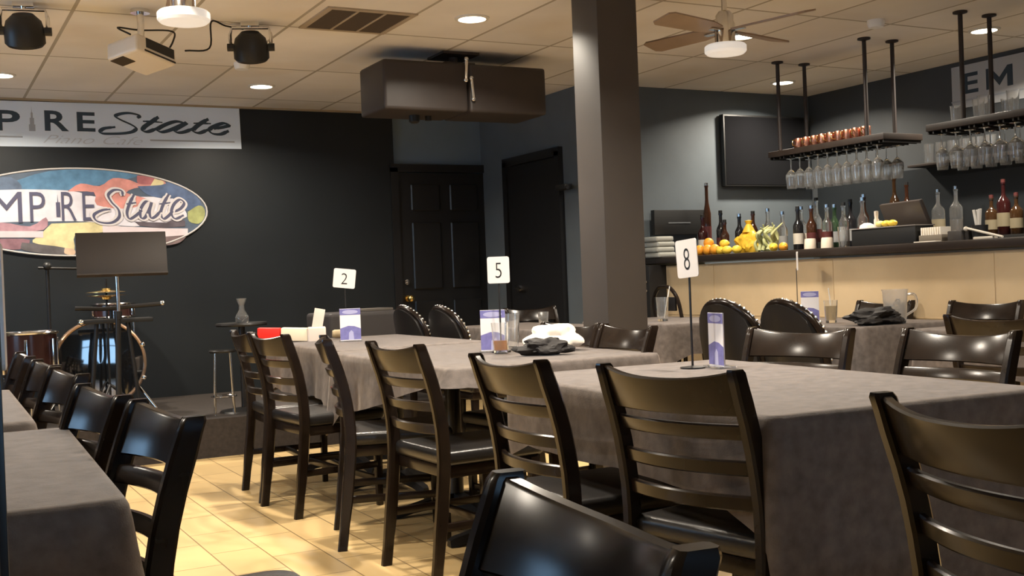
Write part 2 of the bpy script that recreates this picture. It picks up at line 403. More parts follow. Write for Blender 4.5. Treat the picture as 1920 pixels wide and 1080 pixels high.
# stage lamps
def stage_lamp(x, y, z, label, rz):
    t = thing('stage_lamp', label, 'stage light', (x, y, z), rz, 'black stage lamps on the ceiling')
    R = rotx(.45)
    MB().lathe([(.0, .085), (.05, .085), (.085, .05), (.098, .0), (.098, -.06), (.085, -.075), (.0, -.075)], 28, (0, 0, 0), R).build('lamp_body', m_plastic, t)
    MB().lathe([(.078, -.077), (.0, -.077)], 24, (0, 0, 0), R, caps=False).build('lens', m_screen, t)
    y_ = MB(); y_.tube([(-.112, 0, 0), (-.112, 0, .07), (-.10, 0, .11), (.10, 0, .11), (.112, 0, .07), (.112, 0, 0)], .010, 8); y_.build('yoke', m_chrome, t)
    c = MB(); c.cyl((0, 0, .11), (0, 0, CEIL-z), .014); c.box((0, 0, CEIL-z-.012), (.10, .06, .024)); c.build('clamp', m_chrome, t)
    n = MB(); n.cyl((-.13, 0, 0), (-.095, 0, 0), .022); n.cyl((.095, 0, 0), (.13, 0, 0), .022); n.build('tilt_knob', m_plastic, t)
stage_lamp(1.74, 6.23, 2.445, 'black round stage lamp between the projector and the vent', -.35)
stage_lamp(.56, 6.17, 2.44, 'black round stage lamp at the top left with a chrome bracket', -.2)

# projector hanging from the ceiling
t = thing('projector', 'white projector hanging from the ceiling left of the stage lamp', 'projector', (1.125, 6.13, 2.345))
PR = rotz(math.radians(-9.7)) @ rotx(math.radians(-13)) @ rotz(math.radians(45))
def pv(x, y, z): return tuple(PR @ Vector((x, y, z)))
mb = MB(); mb.box((0, 0, 0), (.28, .22, .095), PR, bevel=.020, seg=3); mb.build('body', mat('projector_white', (.74, .68, .60), .4), t)
mb = MB(); mb.box(pv(.02, -.1105, .010), (.20, .006, .052), PR); mb.build('vent_grille', m_plastic, t, smooth=False)
mb = MB(); mb.box(pv(.02, -.1105, -.034), (.22, .005, .008), PR); mb.build('vent_slot', m_plastic, t, smooth=False)
mb = MB(); mb.box(pv(-.085, .05, -.0475), (.085, .09, .006), PR); mb.build('intake_filter', mat('filter_brown', (.045, .032, .02), .7), t, smooth=False)
mb = MB(); mb.lathe([(.0, 0), (.034, 0), (.034, .012), (.0, .014)], 24, pv(.137, .04, 0), PR @ roty(PI/2)); mb.build('lens', m_screen, t)
mb = MB(); mb.cyl((0, 0, .03), (0, 0, CEIL-2.345), .018); mb.lathe([(.05, CEIL-2.345-.02), (.05, CEIL-2.345-.001), (.0, CEIL-2.345-.001)], 20); mb.ball((0, 0, .075), .03); mb.build('ceiling_mount', m_chrome, t)
mb = MB(); mb.tube(catmull([(.12, .05, .0), (.17, .02, .09), (.18, .10, .160), (.02, .14, .163), (-.10, .1, .16), (-.05, .02, .11)], 6), .005, 6); mb.build('power_cord', m_plastic, t)
mb = MB(); mb.tube(catmull([(1.35, 6.12, 2.38), (1.5, 6.2, 2.42), (1.52, 6.22, 2.57), (1.62, 6.3, 2.572), (1.72, 6.3, 2.56)], 6), .005, 6)
tag(mb.build('video_cable', m_plastic), 'black cable running along the ceiling from the projector to the stage lamp', 'cable')

# pair of loudspeakers under the ceiling
t = thing('hanging_loudspeaker', 'long black double loudspeaker cabinet hanging under the ceiling left of the pillar', 'loudspeaker', (3.235, 6.72, 2.335))
m_spk = mat('speaker_black', (.038, .030, .027), .5, var=.1, vscale=6)
for s_, w in ((-1, .585), (1, .575)):
    mb = MB(); mb.box((s_*.295, 0, 0), (w, .42, .315), bevel=.022, seg=3); cb = mb.build('cabinet', m_spk, t)
    hb = MB(); x = s_*.025
    hb.cyl((x, -.228, .045+s_*-.06-.06), (x-.01*s_, -.228, .045+s_*-.06+.075), .011); hb.ball((x, -.226, .045-s_*.06-.06), .016); hb.ball((x-.01*s_, -.226, .045-s_*.06+.075), .016)
    hb.build('handle', m_chrome, cb)
mb = MB(); mb.box((0, 0, .17), (.22, .20, .03)); mb.cyl((0, 0, .15), (0, 0, CEIL-2.335), .03); mb.box((0, 0, CEIL-2.335-.008), (.26, .26, .016)); mb.build('ceiling_bracket', mat('bracket_brown', (.06, .04, .03), .5), t)
mb = MB(); mb.lathe([(.0, 0), (.035, 0), (.035, -.04), (.022, -.05), (.0, -.05)], 18, (-.29, .02, -.157)); mb.lathe([(.0, 0), (.022, 0), (.022, -.03), (.0, -.03)], 14, (-.19, .02, -.157)); mb.build('socket', m_plastic, t)

# ------------------------------------------------------------------ signs on the walls
def front(y): return lambda u, v, d: (u, y-d, v)
yb = 9.155
BST = dict(S=[(1.626, 2.465), (1.641, 2.486), (1.565, 2.501), (1.494, 2.491), (1.462, 2.471), (1.503, 2.444), (1.578, 2.41), (1.612, 2.382), (1.581, 2.354), (1.504, 2.339), (1.407, 2.334), (1.356, 2.336), (1.343, 2.351), (1.376, 2.375), (1.457, 2.388)],
 t=[(1.788, 2.478), (1.733, 2.437), (1.676, 2.395), (1.664, 2.366), (1.702, 2.359), (1.776, 2.387)],
 a=[(2.001, 2.433), (1.93, 2.447), (1.85, 2.423), (1.778, 2.381), (1.803, 2.359), (1.865, 2.373), (1.952, 2.412), (2.004, 2.437), (1.951, 2.404), (1.91, 2.376), (1.932, 2.358), (1.984, 2.364), (2.054, 2.392)],
 t2=[(2.182, 2.475), (2.119, 2.438), (2.066, 2.395), (2.059, 2.371), (2.105, 2.36), (2.181, 2.39)],
 e=[(2.222, 2.397), (2.3, 2.413), (2.348, 2.43), (2.301, 2.444), (2.229, 2.419), (2.187, 2.387), (2.209, 2.358), (2.274, 2.354), (2.343, 2.383)],
 c1=[(1.667, 2.44), (1.739, 2.44), (1.817, 2.435)], c2=[(2.061, 2.437), (2.131, 2.438), (2.201, 2.438)])
def banner_letters(t, am, du=0.0, dz=0.0, full=True):
    """EMPIRE State with the tower standing for the I, the ruled lines and the small faint script line"""
    def A(u, v, d): return am(u+du, v+dz, d)
    for ch, b in (('E', (.06, .20, 2.338, 2.490)), ('M', (.27, .50, 2.338, 2.490)), ('P', (.60, .775, 2.338, 2.492)), ('R', (.945, 1.118, 2.345, 2.500)), ('E', (1.176, 1.310, 2.347, 2.497))):
        mb = MB()
        if ch == 'M':
            u0, u1, v0, v1 = b; k = .048; um = (u0+u1)/2
            mb.prism([(u0, v0), (u0+k, v0), (u0+k, v0+.095), (um, v0+.015), (u1-k, v0+.095), (u1-k, v0), (u1, v0), (u1, v1), (u1-k*.9, v1), (um, v0+.075), (u0+k*.9, v1), (u0, v1)], A, .001, .004)
        else: text_bm(mb, ch, b, A, 0, .004, bold=.022)
        mb.build('letter', m_navy, t, smooth=False)
    mb = MB()
    for k, st in BST.items():
        stroke(mb, st, A, .006 if k[0] != 'c' else .002, .019 if k != 'S' else .016, .0045)
    mb.build('script_lettering', m_navy, t, smooth=False)
    mb = MB()
    tower = [(.835, 2.34), (.835, 2.39), (.842, 2.39), (.842, 2.44), (.850, 2.44), (.850, 2.475), (.855, 2.485), (.857, 2.53), (.859, 2.485), (.864, 2.475), (.864, 2.44), (.872, 2.44), (.872, 2.39), (.879, 2.39), (.879, 2.34)]
    mb.prism(tower, A, .001, .004)
    mb.build('tower_picture', m_grey, t, smooth=False)
    mb = MB()
    for x0, x1 in ((-.05, .788), (1.717, 2.388)): mb.prism([(x0, 2.286), (x1, 2.288), (x1, 2.300), (x0, 2.298)], A, .001, .004)
    mb.build('ruled_line', m_grey, t, smooth=False)
    mb = MB(); text_bm(mb, 'Piano Cafe', (.93, 1.66, 2.252, 2.315), A, 0, .004, bold=-.012, shear=.5)
    mb.build('small_script', mat('faint_print', (.55, .60, .67), .5), t, smooth=False)
t = thing('banner', 'white EMPIRE State banner across the top of the stage wall', 'banner', (0, 0, 0))
mb = MB(); mb.prism([(-.16, 2.212), (2.443, 2.238), (2.436, 2.576), (-.16, 2.556)], front(yb), .0, .003); mb.build('banner_sheet', m_banner, t, smooth=False)
banner_letters(t, front(yb))

# oval mural sign
t = thing('oval_sign', 'oval colourful EMPIRE State sign on the stage wall behind the music stand', 'sign', (0, 0, 0))
EC, EA, EB = (1.169, 1.725), .969, .336
def ell(k, n=64, off=0): return [(EC[0]+(EA*k+off)*math.cos(2*PI*i/n), EC[1]+(EB*k+off)*math.sin(2*PI*i/n)) for i in range(n)]
mb = MB(); mb.prism(ell(1), front(yb), 0, .010); mb.build('sign_panel', mat('oval_ground', lin((84, 96, 112)), .4, var=.2, vscale=7), t, smooth=False)
mb = MB(); mb.tube([(u, yb-.012, v) for u, v in ell(1)], .007, 8, closed=True); mb.build('rim', mat('oval_rim', (.55, .52, .50), .4), t)
ART = [('sky', (74, 128, 165), .30, [(.694, 1.95), (.958, 2.037), (1.345, 2.058), (1.624, 2.019), (1.38, 1.946), (1.098, 1.895), (.766, 1.894)]),
 ('left_sky', (86, 106, 132), .3, [(.23, 1.75), (.33, 1.86), (.5, 1.95), (.694, 1.99), (.766, 1.894), (.6, 1.85), (.4, 1.74)]),
 ('white_cloud', (214, 208, 212), .10, [(.30, 1.70), (.45, 1.84), (.619, 1.893), (1.086, 1.891), (1.297, 1.842), (1.536, 1.842), (1.906, 1.833), (1.965, 1.735), (1.941, 1.662), (1.567, 1.61), (1.212, 1.652), (.906, 1.655), (.609, 1.65), (.35, 1.62)]),
 ('salmon_shape', (210, 130, 112), .25, [(1.086, 1.883), (1.184, 1.945), (1.32, 1.925), (1.422, 1.988), (1.542, 1.976), (1.629, 1.947), (1.787, 1.978), (1.826, 1.919), (1.7, 1.884), (1.62, 1.918), (1.517, 1.875), (1.658, 1.833), (1.681, 1.8), (1.512, 1.749), (1.295, 1.779), (1.279, 1.875)]),
 ('red_patch', (176, 92, 92), .2, [(1.604, 2.011), (1.738, 1.999), (1.744, 1.944), (1.613, 1.947)]),
 ('pale_yellow_patch', (214, 196, 130), .2, [(1.737, 1.986), (1.807, 1.961), (1.776, 1.919), (1.702, 1.918)]),
 ('blue_patch', (74, 96, 134), .3, [(1.604, 1.926), (1.785, 1.936), (1.869, 1.962), (2.014, 1.894), (2.094, 1.777), (1.965, 1.735), (1.905, 1.821), (1.781, 1.833), (1.679, 1.859)]),
 ('lime_patch', (160, 164, 84), .3, [(1.985, 1.722), (2.072, 1.773), (2.118, 1.745), (2.115, 1.675), (2.067, 1.626), (1.991, 1.648)]),
 ('dark_band', (88, 78, 84), .3, [(1.569, 1.648), (1.814, 1.637), (1.9, 1.679), (1.961, 1.649), (1.96, 1.606), (1.771, 1.595), (1.608, 1.614)]),
 ('yellow_shape', (212, 196, 128), .25, [(.962, 1.638), (1.329, 1.642), (1.326, 1.567), (1.13, 1.554), (1.118, 1.431), (1.011, 1.454), (.825, 1.498), (.883, 1.558)]),
 ('rose_patch', (176, 128, 136), .3, [(.40, 1.60), (.609, 1.65), (.811, 1.619), (.926, 1.687), (.903, 1.59), (.607, 1.586)]),
 ('plum_patch', (142, 98, 106), .3, [(.42, 1.53), (.605, 1.53), (.807, 1.518), (.73, 1.447), (.602, 1.462), (.47, 1.50)]),
 ('grey_patch', (98, 92, 92), .3, [(.75, 1.499), (1.05, 1.453), (1.048, 1.402), (.859, 1.42), (.748, 1.447)]),
 ('brown_patch', (118, 96, 92), .3, [(1.789, 1.522), (1.957, 1.533), (1.912, 1.477), (1.799, 1.458)]),
 ('tan_patch', (206, 170, 130), .2, [(1.05, 1.453), (1.118, 1.439), (1.117, 1.398), (1.048, 1.408)]),
 ('low_band', (208, 190, 190), .08, [(.27, 1.586), (.607, 1.586), (.903, 1.582), (.901, 1.533), (.605, 1.538), (.30, 1.54)]),
 ('right_band', (214, 196, 194), .08, [(1.33, 1.64), (1.467, 1.611), (1.80, 1.592), (1.98, 1.588), (1.978, 1.537), (1.768, 1.523), (1.33, 1.56)])]
for i, (nm, c, v, poly) in enumerate(ART):
    P = [(p.x, p.y) for p in catmull([(*q, 0) for q in poly+[poly[0]]], 3)][:-1] if 'band' not in nm else poly
    mb = MB(); mb.prism(P, front(yb), .0102+.0003*i, .0108+.0003*i); mb.build(nm, mat('print_'+nm, tuple(.80*a+.20*sum(lin(c))/3*(1, 1.05, 1.3)[k_] for k_, a in enumerate(lin(c))), .45, var=v, vscale=11), t, smooth=False)
OST = dict(S=[(1.49, 1.849), (1.481, 1.889), (1.425, 1.894), (1.382, 1.856), (1.404, 1.8), (1.451, 1.744), (1.456, 1.685), (1.408, 1.644), (1.342, 1.639), (1.284, 1.659), (1.272, 1.704), (1.333, 1.738), (1.392, 1.744)],
 t=[(1.574, 1.859), (1.537, 1.786), (1.516, 1.716), (1.533, 1.67), (1.577, 1.691), (1.63, 1.736)],
 a=[(1.7, 1.796), (1.66, 1.803), (1.62, 1.743), (1.619, 1.68), (1.651, 1.68), (1.692, 1.757), (1.705, 1.799), (1.687, 1.729), (1.696, 1.676), (1.73, 1.686), (1.77, 1.728)],
 t2=[(1.841, 1.863), (1.796, 1.785), (1.773, 1.714), (1.791, 1.668), (1.83, 1.689), (1.867, 1.728)],
 e=[(1.866, 1.718), (1.928, 1.748), (1.958, 1.792), (1.925, 1.820), (1.876, 1.780), (1.855, 1.712), (1.884, 1.667), (1.951, 1.695)], c1=[(1.514, 1.786), (1.588, 1.796)], c2=[(1.765, 1.785), (1.855, 1.796)])
OL = (('E', (.26, .36, 1.65, 1.875)), ('M', (.55, .762, 1.648, 1.879)), ('P', (.815, .924, 1.653, 1.878)), ('R', (1.038, 1.145, 1.66, 1.879)), ('E', (1.19, 1.279, 1.659, 1.879)), ('M', (.42, .50, 1.65, 1.875)))
mb = MB()
for st in OST.values(): stroke(mb, st, front(yb), .016, .030, .0170)
mb.build('letter_outline', mat('outline_white', (.62, .58, .58), .45), t, smooth=False)
for ch, b in OL[:5]:
    mb = MB(); text_bm(mb, ch, b, front(yb), 0, .0176, bold=-.006); mb.build('letter', mat('slate_letter', lin((82, 82, 104)), .45), t, smooth=False)
mb = MB()
mb.prism([(1.000, 1.69), (1.000, 1.80), (1.010, 1.80), (1.013, 1.862), (1.016, 1.80), (1.028, 1.80), (1.028, 1.69)], front(yb), .0165, .0176)
mb.build('tower_letter', mat('slate_letter', lin((82, 82, 104)), .45), t, smooth=False); mb = MB()
for k, st in OST.items(): stroke(mb, st, front(yb),   .0055 if k[0] != 'c' else .004, .0125, .0178)
mb.build('script_lettering', mat('slate_letter', lin((82, 82, 104)), .45), t, smooth=False)

# banner above the bar (its right end is out of the picture)
t = thing('banner', 'white EMPIRE banner on the wall above the bar glass rack', 'banner', (0, 0, 0))
am = lambda u, v, d: (6.995-d, u, v)
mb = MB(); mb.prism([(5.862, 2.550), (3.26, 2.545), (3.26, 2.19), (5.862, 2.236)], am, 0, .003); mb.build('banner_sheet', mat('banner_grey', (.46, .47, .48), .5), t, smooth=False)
banner_letters(t, lambda u, v, d: am(5.82-u*.98, v*1.0-.004, d))

# TV on the alcove wall
t = thing('television', 'large dark flat television on the wall left of the hanging wine glasses', 'television', (6.455, 7.36, 2.085))
MB().box((0, 0, 0), (.93, .055, .60), bevel=.006).build('frame', m_plastic, t)
MB().box((0, -.0285, 0), (.90, .003, .57)).build('screen', m_screen, t, smooth=False)

# ------------------------------------------------------------------ ladder-back chair
def post(z):      # rear post line, chair faces +x
    K = [(0, -.248), (.25, -.215), (.44, -.196), (.56, -.200), (.70, -.224), (.87, -.280)]
    for (z0, x0), (z1, x1) in zip(K, K[1:]):
        if z <= z1: return x0+(x1-x0)*(z-z0)/(z1-z0)
    return K[-1][1]
def spline_post(z):
    return sum(post(min(.87, max(0, z+d)))*w for d, w in ((-.05, .25), (0, .5), (.05, .25))) if .06 < z < .80 else post(z)
CW = .208
def make_chair(label):
    t = thing('dining_chair', label, 'chair')
    for s in (-1, 1):
        fr = []
        for z in [0, .10, .2, .3, .38, .44, .50, .56, .62, .68, .74, .80, .84, .862, .87]:
            x = spline_post(z); dx = .020 if z < .2 else .024; dy = .0145
            if z > .80: dx *= .92
            if z >= .868: dx *= .82; dy *= .8
            w = .004 if z < .862 else 0
            fr.append([Vector((x+a*dx, s*CW+b*dy, z)) for a, b in ((-1, -.6), (-.75, -1), (.75, -1), (1, -.6), (1, .6), (.75, 1), (-.75, 1), (-1, .6))])
        MB().sweep(fr).build('leg', m_wood, t, angle=35)
        fl = MB(); fl.box((.190, s*.188, .21), (.040, .036, .42), bevel=.004, taper=.72); fl.build('leg', m_wood, t)
    def rail(z0, z1, dip, th, bulge, name):
        fr = []; n = 14
        for i in range(n+1):
            u = -1+2*i/n; y = u*(CW-.008); bl = bulge*(1-u*u)
            zt = z1-dip*(1-abs(u)**2.4)
            xb = spline_post(z0)-bl+.002; xt = spline_post(zt)-bl+.002
            c = .004
            fr.append([Vector((xb-th/2, y, z0+c)), Vector((xb-th/2+c, y, z0)), Vector((xb+th/2-c, y, z0)), Vector((xb+th/2, y, z0+c)),
                       Vector((xt+th/2, y, zt-c)), Vector((xt+th/2-c, y, zt)), Vector((xt-th/2+c, y, zt)), Vector((xt-th/2, y, zt-c))])
        MB().sweep(fr).build(name, m_wood, t, angle=30)
    rail(.762, .866, .020, .022, .042, 'crest_rail')
    for z in (.706, .622, .540): rail(z, z+.036, .0, .018, .040, 'slat')
    sb = MB(); sb.box((.015, 0, .402), (.40, .40, .045), bevel=.006); sb.build('seat_frame', m_wood, t)
    sc_ = MB(); sc_.box((.015, 0, .452), (.425, .425, .056), bevel=.024, seg=4); sc_.build('seat', m_vinyl, t)
    for s in (-1, 1): MB().box((-.012, s*.197, .205), (.385, .018, .030), bevel=.003).build('stretcher', m_wood, t)
    MB().box((-.02, 0, .205), (.018, .385, .028), bevel=.003).build('stretcher', m_wood, t)
    MB().box((.190, 0, .13), (.020, .355, .030), bevel=.003).build('stretcher', m_wood, t)
    return t
CH = make_chair('dark ladder-back chair facing the table with sign 8, left end of the picture frame')
CH_USED = []
def chair(x, y, deg, label, group):
    if not CH_USED:
        CH_USED.append(1); CH.location = (x, y, 0); CH.rotation_euler = (0, 0, math.radians(deg)); CH['label'] = label; CH['group'] = group; return CH
    return dup(CH, (x, y, 0), math.radians(deg), label, group)
G1 = 'ladder-back chairs along the aisle'
chair(1.785, 5.334, 6, 'ladder-back chair in front of the red-ended paper packet', G1)
chair(1.815, 4.50, -17, 'ladder-back chair seen almost edge-on left of the purple menu card', G1)
chair(1.838, 3.852, 3, 'ladder-back chair whose back covers the near corner of the table with sign 2', G1)
chair(1.757, 2.794, -1.5, 'ladder-back chair left of the table with sign 8, standing before the glass of amber drink', G1)
chair(1.825, 2.195, 11, 'large ladder-back chair in front of the number 8 sign', G1)
chair(1.692, 1.132, -12, 'nearest ladder-back chair at the right picture edge', G1)
chair(1.79, 5.80, -3, 'farthest ladder-back chair of the aisle row, beside the stage', G1)
G2 = 'ladder-back chairs at the left tables'
chair(.138, 2.184, 183, 'ladder-back chair with a bluish sheen, nearest the aisle on the left', G2)
chair(.103, 2.717, 184, 'second ladder-back chair of the left row, behind the bluish one', G2)
chair(.12, 3.50, 184, 'third ladder-back chair of the left row, before the bass drum', G2)
chair(.11, 4.02, 182, 'fourth ladder-back chair of the left row, at the left table farther back', G2)
chair(.10, 4.70, 180, 'last dark ladder-back chair of the left row, below the floor tom', G2)
chair(.292, .961, 173, 'glossy chair top close to the camera at the bottom centre', G2)
G3 = 'ladder-back chairs on the far side of the aisle tables'
chair(2.575, 3.034, 193, 'ladder-back chair behind the table with sign 8, below the round-backed chairs', G3)
chair(2.714, 2.508, 181, 'ladder-back chair behind the table with sign 8, near the right edge', G3)
chair(2.483, 4.518, 187, 'ladder-back chair right behind the crumpled white napkin', G3)
chair(2.450, 4.049, 176, 'ladder-back chair between the white napkin and the pint glass by the bar', G3)
G4 = 'ladder-back chairs at the tables by the bar'
chair(4.108, 3.076, 6, 'dark ladder-back chair right of the water pitcher, its back towards us', G4)
chair(4.92, 4.15, 186, 'ladder-back chair against the tan bar front at the right edge', G4)
chair(4.925, 4.91, 179, 'ladder-back chair behind the pitcher and the black napkin', G4)
chair(4.10, 7.08, -90, 'dark ladder-back chair standing before the narrow black door', G4)

# ------------------------------------------------------------------ round-backed upholstered chair
def make_round(label):
    t = thing('round_back_chair', label, 'chair', group='round-backed upholstered chairs')
    n = 20; prof = []
    def arch(w, z0, z1, k=24):
        pts = [(-w, z0)]
        for i in range(k+1):
            a = PI-PI*i/k; pts.append((w*math.cos(a), z1-w*.80+w*.80*math.sin(a)))
        pts.append((w, z0)); return pts
    def place(u, v, d): return Vector((-.21-(v-.45)*.16+d-.05*(1-(u/.24)**2), u, v))
    mb = MB()
    A = arch(.225, .44, .91)
    # fill as vertical strips so that the back can curve
    rows = []
    for i in range(13):
        u = -.225+.45*i/12; zt = .91-.225*.80+.80*math.sqrt(max(0, .225**2-u*u)); rows.append((u, zt))
    F = [[], []]
    for side, d in enumerate((-.022, .022)):
        for u, zt in rows: F[side].append([mb.bm.verts.new(place(u, .42+(zt-.42)*k/8, d)) for k in range(9)])
    for side in (0, 1):
        for i in range(12):
            for k in range(8): mb.bm.faces.new((F[side][i][k], F[side][i+1][k], F[side][i+1][k+1], F[side][i][k+1]))
    for i in range(12):
        mb.bm.faces.new((F[0][i][8], F[0][i+1][8], F[1][i+1][8], F[1][i][8])); mb.bm.faces.new((F[0][i][0], F[1][i][0], F[1][i+1][0], F[0][i+1][0]))
    for i in (0, 12):
        for k in range(8): mb.bm.faces.new((F[0][i][k], F[0][i][k+1], F[1][i][k+1], F[1][i][k]))
    back = mb.build('back', m_vinyl, t, angle=60)
    mb = MB(); mb.tube([place(u, v, .012) for u, v in arch(.232, .40, .918)], .021, 10); mb.build('back_rim', m_wood, t)
    mb = MB()
    for i in range(30):
        a = PI*1.10-PI*1.2*i/29; u = .252*math.cos(a); v = .918-.232*.80+.252*.80*math.sin(a)
        mb.ball(place(u, v, .016), .0085, 8)
    for i in range(7):
        for s in (-1, 1): mb.ball(place(s*.236, .44+i*.04, .034), .008, 8)
    mb.build('nailhead_trim', m_chrome, t)
    MB().box((.0, 0, .435), (.46, .46, .09), bevel=.03, seg=4).build('seat', m_vinyl, t)
    MB().box((.0, 0, .37), (.43, .43, .05), bevel=.006).build('seat_frame', m_wood, t)
    for sx in (-1, 1):
        for sy in (-1, 1): MB().box((sx*.185, sy*.185, .175), (.042, .042, .35), bevel=.004, taper=.65).build('leg', m_wood, t)
    return t
RC = make_round('black round-backed chair right of the number 8 pole, left of its twin')
RC.location = (4.12, 4.74, 0)
GR = 'round-backed upholstered chairs'
dup(RC, (4.12, 4.23, 0), math.radians(-6), 'black round-backed chair in front of the small purple menu card by the bar', GR)
dup(RC, (3.21, 6.93, 0), 0, 'round-backed chair below the door knob, left of its neighbour', GR)
dup(RC, (3.24, 6.41, 0), 0, 'round-backed chair just left of the menu card and pint glasses', GR)

# bar stool by the bar end
t = thing('bar_stool', 'tall dark bar stool standing at the left end of the bar', 'bar stool', (4.95, 6.62, 0))
MB().lathe([(.0, .66), (.18, .66), (.19, .68), (.19, .72), (.17, .735), (.0, .74)], 28).build('seat', m_vinyl, t)
for a in range(4):
    c, s = math.cos(a*PI/2+PI/4), math.sin(a*PI/2+PI/4); MB().cyl((.21*c, .21*s, 0), (.14*c, .14*s, .665), .016).build('leg', m_wood, t)
MB().tube([(.185*math.cos(2*PI*i/24), .185*math.sin(2*PI*i/24), .25) for i in range(24)], .010, 8, closed=True).build('foot_ring', m_iron, t)
MB().tube(catmull([(-.10, -.16, .70), (-.13, -.15, .88), (-.14, -.08, .97), (-.145, 0, .985), (-.14, .08, .97), (-.13, .15, .88), (-.10, .16, .70)], 5), .014, 8).build('back_hoop', m_wood, t)
MB().box((-.135, 0, .86), (.02, .26, .10), bevel=.006).build('backrest', m_vinyl, t)

# ------------------------------------------------------------------ tables and cloths
def make_table(cx, cy, w, l, deg, label, pedestals):
    t = thing('restaurant_table', label, 'table', (cx, cy, 0), math.radians(deg), 'cloth-covered tables')
    MB().box((0, 0, .742), (w-.02, l-.02, .026), bevel=.004).build('tabletop', m_wood, t)
    for py in pedestals:
        p = MB(); p.cyl((0, py, .05), (0, py, .73), .036, seg=20); p.box((0, py, .722), (.30, .30, .014)); p.build('pedestal', m_iron, t)
        for a in range(4):
            R = rotz(a*PI/2+.04); b = MB()
            fr = []
            for d, hw, zt, zb in ((.02, .036, .085, .03), (.12, .034, .075, .028), (.24, .030, .052, .018), (.31, .028, .040, .004), (.335, .020, .030, .004)):
                fr.append([R @ Vector((d, hw, zb))+Vector((0, py, 0)), R @ Vector((d, -hw, zb))+Vector((0, py, 0)), R @ Vector((d, -hw*.7, zt))+Vector((0, py, 0)), R @ Vector((d, hw*.7, zt))+Vector((0, py, 0))])
            b.sweep(fr).build('foot', m_iron, t)
    return t
def cloth(cx, cy, w, l, deg, drops, label, seed, flare=.05, fold=.022):
    """drops: hem length on (-x, near -y, +x, far +y) sides; the hem of a square cloth hangs lower at its corners"""
    rnd = random.Random(seed); mb = MB(); z0 = .762; rc = .030
    hw, hl = w/2+.006, l/2+.006
    loop = []   # (x, y, nx, ny, drop, cornerness)
    def side(p, q, n, d, k):
        for i in range(k):
            s = (i+.5)/k
            e = min(s, 1-s)*((Vector(q)-Vector(p)).length)
            loop.append((p[0]+(q[0]-p[0])*s, p[1]+(q[1]-p[1])*s, n[0], n[1], (d[0]*(1-s)+d[1]*s) if isinstance(d, tuple) else d, max(0, 1-e/.16)))
    def corner(c, a0, da, db):
        for i in range(7):
            a = a0+PI/2*(i+.5)/7; s = (i+.5)/7
            loop.append((c[0]+rc*math.cos(a), c[1]+rc*math.sin(a), math.cos(a), math.sin(a), da*(1-s)+db*s, 1.0))
    dl, dn, dr, df = drops
    g = lambda d, i: d[i] if isinstance(d, tuple) else d
    # counter-clockwise starting at the near-left corner
    side((-hw+rc, -hl), (hw-rc, -hl), (0, -1), dn, 26); corner((hw-rc, -hl+rc), -PI/2, g(dn, 1), g(dr, 0))
    side((hw, -hl+rc), (hw, hl-rc), (1, 0), dr, 40); corner((hw-rc, hl-rc), 0, g(dr, 1), g(df, 0))
    side((hw-rc, hl), (-hw+rc, hl), (0, 1), df, 26); corner((-hw+rc, hl-rc), PI/2, g(df, 1), g(dl, 0))
    side((-hw, hl-rc), (-hw, -hl+rc), (-1, 0), dl, 40); corner((-hw+rc, -hl+rc), PI, g(dl, 1), g(dn, 0))
    n = len(loop); ph = rnd.uniform(0, 9)
    per = [0]
    for i in range(1, n): per.append(per[-1]+math.hypot(loop[i][0]-loop[i-1][0], loop[i][1]-loop[i-1][1]))
    def wave(s): return math.sin(s*17+ph)+.6*math.sin(s*31+ph*2.1)+.4*math.sin(s*9+ph*.7)
    rings = []
    for k in (.0, .35, .7, .96):
        rings.append([mb.bm.verts.new((x*k, y*k, z0+.0012*noise.noise(Vector((x*k*9, y*k*9, seed))))) for x, y, *_ in loop] if k > 0 else None)
    cen = mb.bm.verts.new((0, 0, z0))
    ring_top = [mb.bm.verts.new((x, y, z0-.001)) for x, y, *_ in loop]
    lower = []
    for q in (.03, .12, .28, .48, .7, .88, 1.0):
        rg = []
        for i, (x, y, nx, ny, d, c) in enumerate(loop):
            dd = d*(1+.30*c)*(1+.03*math.sin(per[i]*7+ph)); f = q**1.3
            off = .008*min(1, q*9)+flare*f*(.45+.9*c)+fold*f*wave(per[i])*(1-.3*c)*min(1, d/.2)
            off = max(off, .006)
            rg.append(mb.bm.verts.new((x+nx*off, y+ny*off, z0-.004-dd*q)))
        lower.append(rg)
    allr = [r for r in rings if r]+[ring_top]+lower
    for i in range(n): mb.bm.faces.new((cen, allr[0][i], allr[0][(i+1) % n]))
    for a, b in zip(allr, allr[1:]):
        for i in range(n):
            j = (i+1) % n; mb.bm.faces.new((a[i], b[i], b[j], a[j]))
    o = mb.build('tablecloth', m_cloth, loc=(cx, cy, 0), rz=math.radians(deg), angle=75)
    o.data.materials[0] = m_cloth
    return tag(o, label, 'tablecloth', 'charcoal tablecloths')
T8 = (2.145, 2.60, .85, 1.44, -4); T5 = (2.24, 4.49, .92, 1.46, -1.5); T2 = (2.29, 5.99, .82, 1.30, -1)
make_table(*T8, 'table under the dark cloth carrying the number 8 sign', [-.35, .35])
cloth(*T8, (.21, .50, .24, .20), 'charcoal cloth on the large front table with the number 8 sign', 3, flare=.004, fold=.006)
make_table(*T5, 'table under the dark cloth carrying the number 5 sign', [-.33, .33])
cloth(*T5, ((.32, .05), (.05, .22), .22, .16), 'charcoal cloth on the table with the number 5 sign and the amber drink', 5, flare=.03, fold=.008)
make_table(*T2, 'table under the dark cloth carrying the number 2 sign', [-.38, .38])
cloth(*T2, ((.26, .26), .18, .22, .24), 'charcoal cloth on the table with the number 2 sign and the paper packet', 7, flare=.03, fold=.008)
TL1 = (-.095, 2.44, .80, 1.12, -2); TL2 = (-.12, 3.80, .80, 1.16, -1); TL0 = (-.01, .715, .80, 1.10, 2)
